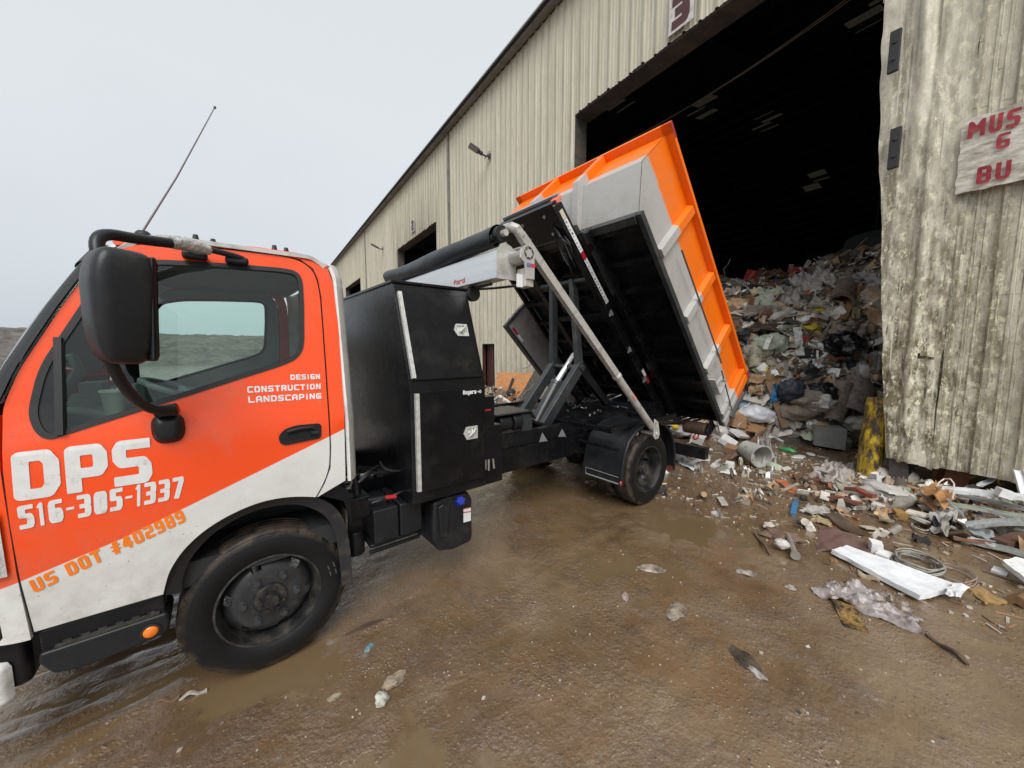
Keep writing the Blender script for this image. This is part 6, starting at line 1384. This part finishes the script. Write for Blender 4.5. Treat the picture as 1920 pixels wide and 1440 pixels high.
th_sheet("foam_board", "foam board", "narrow white foam strip beside the right panel", ((1858, 1068), (1888, 1078), (1892, 1070), (1864, 1060)), .004, (.76, .77, .78), .03, th=.02, n=8)
th_sheet("plastic_sheet", "plastic sheet", "wide muddy plastic sheet stuck to the wet ground", ((1525, 1112), (1735, 1190), (1690, 1120), (1560, 1085)), .055, (.36, .32, .31), .012, th=.004, n=40, freq=6, rough=.22, rag=.14, m=mat("muddy_plastic", (.46, .42, .43), .18, var=.25, scale=9, bump=.5, bscale=40, dirt=((.13, .09, .06), .62, 5)))
th_plank("board_scrap", "board", "short yellow flaking board end in the mud by the plastic sheet", (1575, 1125), (1606, 1180), .12, .02, (.46, .29, .085), .012, m=mat("flaked_board", (.50, .30, .08), .6, var=.3, scale=14, bump=.8, bscale=50, dirt=((.035, .025, .018), .72, 16)))
th_sheet("board_scrap", "board", "triangular yellow chipboard piece right of the foam board", ((1808, 1092), (1845, 1130), (1890, 1128), (1812, 1084)), .02, (.36, .23, .09), .02, th=.02)
th_plank("wood_block", "plank", "brown wood block at the right edge under the foam panel", (1895, 1118), (1940, 1135), .10, .06, (.20, .11, .05), .04)
th_plank("wood_plank", "plank", "pale splintered lath under the long foam board", (1608, 1075), (1650, 1088), .06, .02, (.42, .33, .22), .015)
th_plank("twig", "stick", "long dark stick trailing from the plastic sheet", (1738, 1190), (1815, 1245), .02, .02, (.07, .045, .03), .012)
def coil(name, label, c, n, rx, ry, r_, col, seed):
    r = random.Random(seed); p0 = G(*c); pts = []
    for i in range(n * 14):
        t = i / 14 * 2 * math.pi; k = 1 + .35 * noise.noise(Vector((t * .35, seed, 0))); ox = .4 * rx * noise.noise(Vector((t * .12, seed, 9))); oy = .4 * ry * noise.noise(Vector((t * .14, seed, 4)))
        q = p0 + Vector((rx * math.cos(t) * k + ox, ry * math.sin(t) * k + oy, 0)); q.z = gh(q.x, q.y) + r_ + .035 * abs(noise.noise(Vector((t * .8, seed, 2)))) + .0006 * i; pts.append(q)
    mb = MB(); mb.tube(pts, r_, 6); return mb.build(name, mcol(col, .6, .1, 40, .35), smooth=60, label=label, cat="cable")
coil("cable_coil", "loose coil of grey electric cable behind the long foam board", (1722, 1062), 8, .17, .13, .006, (.34, .34, .30), 4)
coil("cable_coil", "spread tangle of pinkish wire right of the grey coil", (1790, 1082), 4, .16, .10, .004, (.34, .26, .24), 9)
coil("wire_loop", "small loop of pale wire on the mud before the scrap metal", (1728, 992), 3, .14, .07, .004, (.52, .47, .40), 14)
mb = MB(); pts = [PL(2, .05 + .10 * math.sin(i * .8), *q) for i, q in enumerate(((1795, 910), (1835, 888), (1862, 882), (1880, 888), (1868, 905), (1880, 912), (1900, 893), (1930, 890)))]
sp = []
for i in range(len(pts) - 1): sp += [pts[i].lerp(pts[i + 1], t / 5) for t in range(5)]
mb.tube([sum((sp[max(0, min(len(sp) - 1, i + j))] for j in range(-3, 4)), Vector()) / 7 for i in range(len(sp))], .010, 8); mb.build("yellow_cable", mat("yellow_cable", (.72, .52, .10), .45), label="yellow cable looping over the scrap metal at the wall", cat="cable")
mb = MB(); pts = [PL(2, .30 - .02 * abs(i - 3), *q) for i, q in enumerate(((1757, 912), (1760, 905), (1770, 898), (1782, 898), (1789, 907), (1788, 925), (1786, 935)))]; mb.tube(pts, .007, 8); mb.build("white_cable", mat("white_cable", (.72, .62, .56), .45), label="pale cable bent in an arch over the cardboard", cat="cable")
SM = mat("stud_metal", (.50, .53, .53), .34, metal=.45, var=.15, scale=6, dirt=((.20, .17, .13), .3, 7)); SW = mat("trim_white_metal", (.68, .69, .70), .35, var=.1, scale=6, dirt=((.25, .22, .18), .25, 7)); SG = mat("stud_green", (.42, .45, .36), .4, var=.15, dirt=((.2, .17, .12), .3, 7))
def stud(label, a, b, za, zb, wd, ht, m, name="metal_stud", cat="scrap metal", group="scrap metal lengths at the wall foot"):
    p, q = PL(2, za, *a), PL(2, zb, *b); d = (q - p).normalized(); u = Vector((0, 0, 1)); sd = d.cross(u).normalized(); u = sd.cross(d); mb = MB(); n = 10; l = (q - p).length
    sec = [(-wd / 2, ht), (-wd / 2, 0), (wd / 2, 0), (wd / 2, ht)]
    mb.add([p + d * l * i / n + sd * (s_ + .007 * math.sin(i * .7 + za * 30)) + u * (h_ + .004 * math.sin(i * 1.1 + zb * 20)) for i in range(n + 1) for s_, h_ in sec], [(i * 4 + j, i * 4 + j + 1, i * 4 + 5 + j, i * 4 + 4 + j) for i in range(n) for j in range(3)])
    return mb.build(name, m, smooth=30, solid=.003, label=label, cat=cat, group=group)
stud("upright white metal trim standing at the photo's right edge", (1935, 965), (1905, 882), .05, .42, .07, .03, SW)
stud("wide white folded trim topmost in the scrap metal", (1772, 920), (1935, 938), .22, .22, .12, .04, SW)
stud("pale green stud crossing under the wide white trim", (1768, 945), (1940, 975), .14, .16, .07, .03, SG)
stud("grey metal stud angled below the green stud", (1835, 952), (1945, 988), .17, .12, .08, .03, SM)
stud("grey bent stud with a pink smear", (1818, 988), (1945, 978), .10, .16, .07, .04, SM)
stud("long grey channel lying lowest on the mud", (1788, 1008), (1950, 1050), .02, .03, .08, .03, SM)
stud("short white trim lying inside the lowest channel", (1815, 1010), (1866, 1024), .05, .05, .06, .02, SW)
stud("short white trim angled up to the right near the wall", (1838, 912), (1872, 892), .16, .26, .05, .02, SW)
stud("broken grey strap standing in front of the cardboard", (1775, 935), (1812, 975), .22, .05, .04, .01, SM)
stud("hidden grey stud under the wide white trim", (1800, 930), (1930, 958), .08, .10, .09, .03, SM)
th_sheet("metal_flashing", "scrap metal", "crumpled grey flashing at the left end of the scrap metal", ((1738, 968), (1790, 978), (1800, 958), (1760, 948)), .10, (.36, .35, .32), .10, n=12, rough=.45, freq=3)
th_sheet("metal_flashing", "scrap metal", "bent grey flashing plate below the crumpled one", ((1745, 990), (1778, 1000), (1780, 982), (1750, 975)), .05, (.33, .32, .29), .08, n=10, rough=.45)
th_sheet("metal_flashing", "scrap metal", "broad bluish metal plate under the bent stud", ((1808, 995), (1868, 1022), (1860, 995), (1825, 985)), .03, (.33, .37, .38), .06, n=10, rough=.4)
th_sheet("carton_flap", "cardboard", "torn orange brown carton beside the scrap metal", ((1722, 915), (1770, 950), (1795, 935), (1755, 905)), .06, (.44, .23, .09), .18, th=.008, n=12)
th_sheet("carton_flap", "cardboard", "lower brown carton flap beside the torn one", ((1712, 925), (1752, 958), (1768, 940), (1730, 912)), .04, (.30, .15, .06), .10, th=.008, n=10)
th_box("cardboard_box", "box", "rusty brown carton under the wall's torn edge", (1776, 908), (.34, .22, .26), (.28, .11, .05), .3, (.2, .2))
th_box("white_carton", "box", "small white block on the scrap metal", (1880, 932), (.16, .10, .08), (.70, .70, .70), .2, (.3, .1), .24)
th_plank("wood_plank", "plank", "dark red brown beam under the scrap metal at the right", (1872, 1020), (1945, 1008), .10, .08, (.10, .045, .03), .05)
th_roll("pipe_stub", "pipe", "dark rusty pipe stub below the bay column", (1692, 925), (1686, 905), .065, (.09, .08, .07), .08, flat=1)
th_blob("white_bag", "bag", "muddy white plastic bag at the foot of the bay column", (1660, 928), (.26, .16, .08), (.50, .49, .46), .02, .4, .4)
th_box("foam_chunk", "foam", "white torn foam block left of the bay column", (1645, 905), (.20, .12, .10), (.70, .70, .70), .5, (.2, .2))
th_box("wood_block", "block", "small yellow brown wood offcut on the mud", (1686, 972), (.12, .09, .08), (.34, .20, .06), .4)
# trash lump left of the carpet scrap
lump = (1462, 1008)
th_blob("muddy_rag", "rag", "muddy lump of rags and wire alone on the mud", lump, (.15, .09, .045), (.16, .10, .07), .0, .6, .5)
th_blob("dirty_can", "can", "crushed white can in the muddy lump", (1466, 1025), (.06, .045, .04), (.58, .55, .52), .04, .4, .2)
p, q = PL(2, .05, 1478, 1005), PL(2, .04, 1491, 1040); mb = MB(); mb.cyl(p, q, .022, 14); mb.cyl(q, q + (q - p).normalized() * .02, .036, 18); mb.build("pipe_fitting", mcol((.28, .26, .23), .4, .2, 40, .4), label="grey pipe fitting with a round end beside the muddy lump", cat="pipe", smooth=30)
th_plank("twig", "stick", "bent brown stick sticking out of the muddy lump", (1415, 998), (1445, 1040), .018, .018, (.14, .09, .06), .02)
th_blob("white_scrap", "scrap", "pinkish white scrap on top of the muddy lump", (1440, 988), (.06, .04, .03), (.55, .48, .44), .02, .4, .4)
for c, l, sz, cl in (((1400, 1078), "muddy white knot of film on the bare mud", (.075, .035, .02), (.46, .42, .38)), ((1482, 1106), "small pale pebble like lump with a trailing thread", (.035, .025, .02), (.44, .38, .33)), ((1268, 1148), "flat greyish film stuck on the mud in mid ground", (.10, .055, .012), (.38, .33, .27)), ((1222, 1068), "pale leaf shaped film further back on the mud", (.10, .05, .010), (.48, .43, .36)), ((716, 1316), "crumpled white tissue lying nearest the camera", (.04, .03, .02), (.66, .68, .60)), ((738, 1280), "muddy beige paper clump behind the tissue", (.06, .04, .013), (.40, .33, .24)), ((628, 1312), "small beige scrap left of the tissue", (.03, .02, .009), (.48, .40, .30)), ((1395, 1240), "black tar clod on the mud right of centre", (.085, .05, .012), (.045, .038, .032)), ((1420, 1265), "white fleck film beside the black clod", (.05, .02, .012), (.48, .45, .42)), ((692, 1217), "small teal scrap in the tyre track", (.03, .02, .012), (.16, .36, .38)), ((1172, 1120), "pinkish wrapper on the mud behind the flat film", (.045, .025, .012), (.50, .34, .34))):
    th_blob("litter_scrap", "litter", l, c, sz, cl, 0., .35, .45, 20, dirt=.55, group="litter scraps on the mud")
th_plank("twig", "stick", "long dark twig beside the front wheel track", (648, 1190), (772, 1145), .018, .018, (.075, .05, .035), .012)
th_plank("twig", "stick", "pale stick lying in front of the front tyre", (338, 1308), (388, 1293), .014, .012, (.48, .44, .38), .010)
th_plank("twig", "stick", "brown stick end left of the pale stick", (296, 1316), (338, 1308), .012, .01, (.22, .13, .08), .010)
# plywood and rubbish at the wall beyond the truck
pw = lambda x, y, o=-.35: None
def wallhit(px, py, d_):
    dd_ = ray(px, py); n = (BM.to_3x3() @ Vector((1, 0, 0))); p0 = B(d_, 0, 0); return CAM + dd_ * ((p0 - CAM).dot(n) / dd_.dot(n))
def th_wall(name, cat, label, c4, d4, m, th=.02, n=8, amp=.01):
    P = [wallhit(*c, d) for c, d in zip(c4, d4)]; o1 = len(label); mb = MB(); mb.grid(lambda u, v: P[0].lerp(P[1], u).lerp(P[3].lerp(P[2], u), v) + Vector((amp * fbm(u * 3 + o1, v * 3), amp * fbm(u * 3, v * 3 + o1), 0)), n, n)
    return mb.build(name, m, smooth=40, solid=th, label=label, cat=cat)
PLY = mat("plywood_orange", (.50, .215, .075), .6, var=.2, scale=5, dirt=((.16, .10, .06), .28, 4), stretch=(1, 1, 5))
th_wall("plywood_sheet", "plywood", "orange plywood sheet leaning at the wall beyond the truck", ((925, 772), (995, 775), (1003, 700), (932, 698)), (-1.0, -1.0, -.25, -.25), PLY)
th_wall("black_strap", "strap", "black strap hanging over the orange plywood", ((948, 742), (952, 742), (964, 710), (960, 708)), (-.75, -.75, -.42, -.42), rubber, .01, 4)
def th_wbar(label, a, b, d0, d1, w_, col, name="white_trim", cat="trim"):
    mb = MB(); mb.beam(wallhit(*a, d0), wallhit(*b, d1), w_, .05); mb.build(name, mcol(col, .5), label=label, cat=cat, bev=.005)
th_wbar("white door trim leaning across the rubble beyond the truck", (936, 742), (985, 776), -1.3, -1.6, .10, (.72, .72, .71))
th_wbar("short white trim left of the leaning one", (926, 752), (936, 742), -1.35, -1.3, .09, (.70, .70, .69))
mb = MB(); r = random.Random(5)
for k in range(420):
    d, s = r.uniform(-2.1, -.1), r.uniform(5.5, 13.5); zz = .55 * (1 - abs(d + .9) / 1.3) * (1 - ((s - 9.6) / 4.5) ** 2)
    if zz < -.1: continue
    p = B(d, s, max(0, zz) * r.uniform(.2, 1)); scatter(mb, p, Vector((-.3, 0, 1)).normalized(), r, .7)
mb.build("rubble_bank", DB, loc=B(-1, 9, 0), kind='stuff', smooth=45, fixn=False, label="low bank of rubble along the wall beyond the truck")
# loose chips trodden into the mud by the wall, and along the heap's foot
mb = MB(); r = random.Random(8)
for k in range(2900):
    if k < 2300: d, s = -r.random() ** 1.6 * 3.4 + .2, r.uniform(-3.2, 1.6)
    else: d, s = r.uniform(-3.2, 1.5), r.uniform(.6, 4.2)
    p = B(d, s, 0); p.z = hW(p.x, p.y)
    if p.z > .25 or (p - CAM).length < 2.2: continue
    sz = r.uniform(.006, .03) * (1.6 if r.random() < .12 else 1); mb.col = r.choice(((.42, .37, .31), (.34, .27, .2), (.22, .15, .1), (.10, .07, .05), (.16, .11, .075), (.60, .57, .53), (.30, .18, .1)))
    if r.random() < .6: p_chunk(mb, p + Vector((0, 0, .004)), Matrix.Rotation(r.uniform(0, 6), 4, 'Z') @ Matrix.Rotation(r.gauss(0, .3), 4, 'X'), sz, r)
    else: p_plank(mb, p + Vector((0, 0, .006)), Matrix.Rotation(r.uniform(0, 6), 4, 'Z'), sz * r.uniform(1.5, 5), sz * .5, .006)
for k in range(430):
    d, s = -r.random() ** 1.5 * 1.9 + .1, r.uniform(-3.2, .45)
    if r.random() < .3: d, s = r.uniform(-3.0, -.6), r.uniform(-.6, 3.2)
    p = B(d, s, 0); p.z = gh(p.x, p.y); a_, b_ = G(1570, 1026), G(1800, 1105); q_ = a_.lerp(b_, max(0, min(1, (p - a_).dot(b_ - a_) / (b_ - a_).length_squared)))
    if (p - q_).length < .32: continue
    scatter(mb, p, Vector((0, 0, 1)), r, .34)
mb.build("litter", DB, loc=B(-1, 0, 0), kind='stuff', smooth=40, fixn=False, label="fine chips and splinters strewn over the mud by the bay corner")
mb = MB()
for k in range(900):
    u = r.random(); t = 1.7 + 5.5 * u ** 1.3; a = AZ + R(r.uniform(-60, 50)); p = Vector((CAM.x + t * math.cos(a), CAM.y + t * math.sin(a), 0))
    if p.y > -1.15 and p.x < 4.2: continue
    p.z = gh(p.x, p.y); sz = r.uniform(.003, .011) * (1.8 if r.random() < .06 else 1); mb.col = r.choice(((.42, .36, .29), (.30, .23, .17), (.16, .11, .07), (.08, .06, .045), (.50, .46, .40)))
    p_chunk(mb, p, Matrix.Rotation(r.uniform(0, 6), 4, 'Z'), sz, r)
mb.build("gravel", DB, loc=(1, -2, 0), kind='stuff', smooth=0, fixn=False, label="small grit scattered over the wet mud")
# drinking cup on the dashboard ledge
cu = empty("drinking_cup", (-.46, -.74, 1.44), (0, 0, 0), None, "clear lidded drinking cup with a straw on the dashboard", "cup")
mb = MB(); mb.lathe([(.0, 0), (.032, 0), (.044, .115), (.046, .118)], 24, Matrix.Rotation(R(90), 4, 'X')); mb.build("cup", mat("cup_plastic", (.45, .50, .45), .3), cu, smooth=50)
mb = MB(); mb.lathe([(.048, .115), (.048, .125), (.0, .130)], 24, Matrix.Rotation(R(90), 4, 'X')); mb.build("lid", mat("cup_lid", (.6, .65, .6), .3), cu, smooth=50)
mb = MB(); mb.cyl((0, 0, .05), (.03, .0, .20), .004, 8); mb.build("straw", whm, cu)
# oval sign board deep in the bay
osg = empty("oval_sign", B(9, 2.5, 5.0), (0, 0, -BT), None, "dark oval board with pale letters deep inside the bay", "sign")
mb = MB(); P = [(math.copysign(abs(math.cos(t)) ** .7, math.cos(t)) * .75, math.copysign(abs(math.sin(t)) ** .7, math.sin(t)) * .36) for t in np.linspace(0, 2 * math.pi, 40)[:-1]]; mb.prism(P, lambda y, z: (0, y, z), lambda y, z: (.05, y, z)); mb.build("board", mat("oval_dark", (.025, .04, .035), .6), osg)
letters("lettering", "CET", ((.35, -.13), (-.38, -.13), (-.38, .13), (.35, .13)), lambda u, v: (-.006, u, v), mat("oval_letters", (.055, .058, .055), .6), osg, .24)
mb = MB(); mb.tube([(.02, 0, .36), (.02, 0, 5.2)], .02, 6); mb.build("hanger", dark, osg)
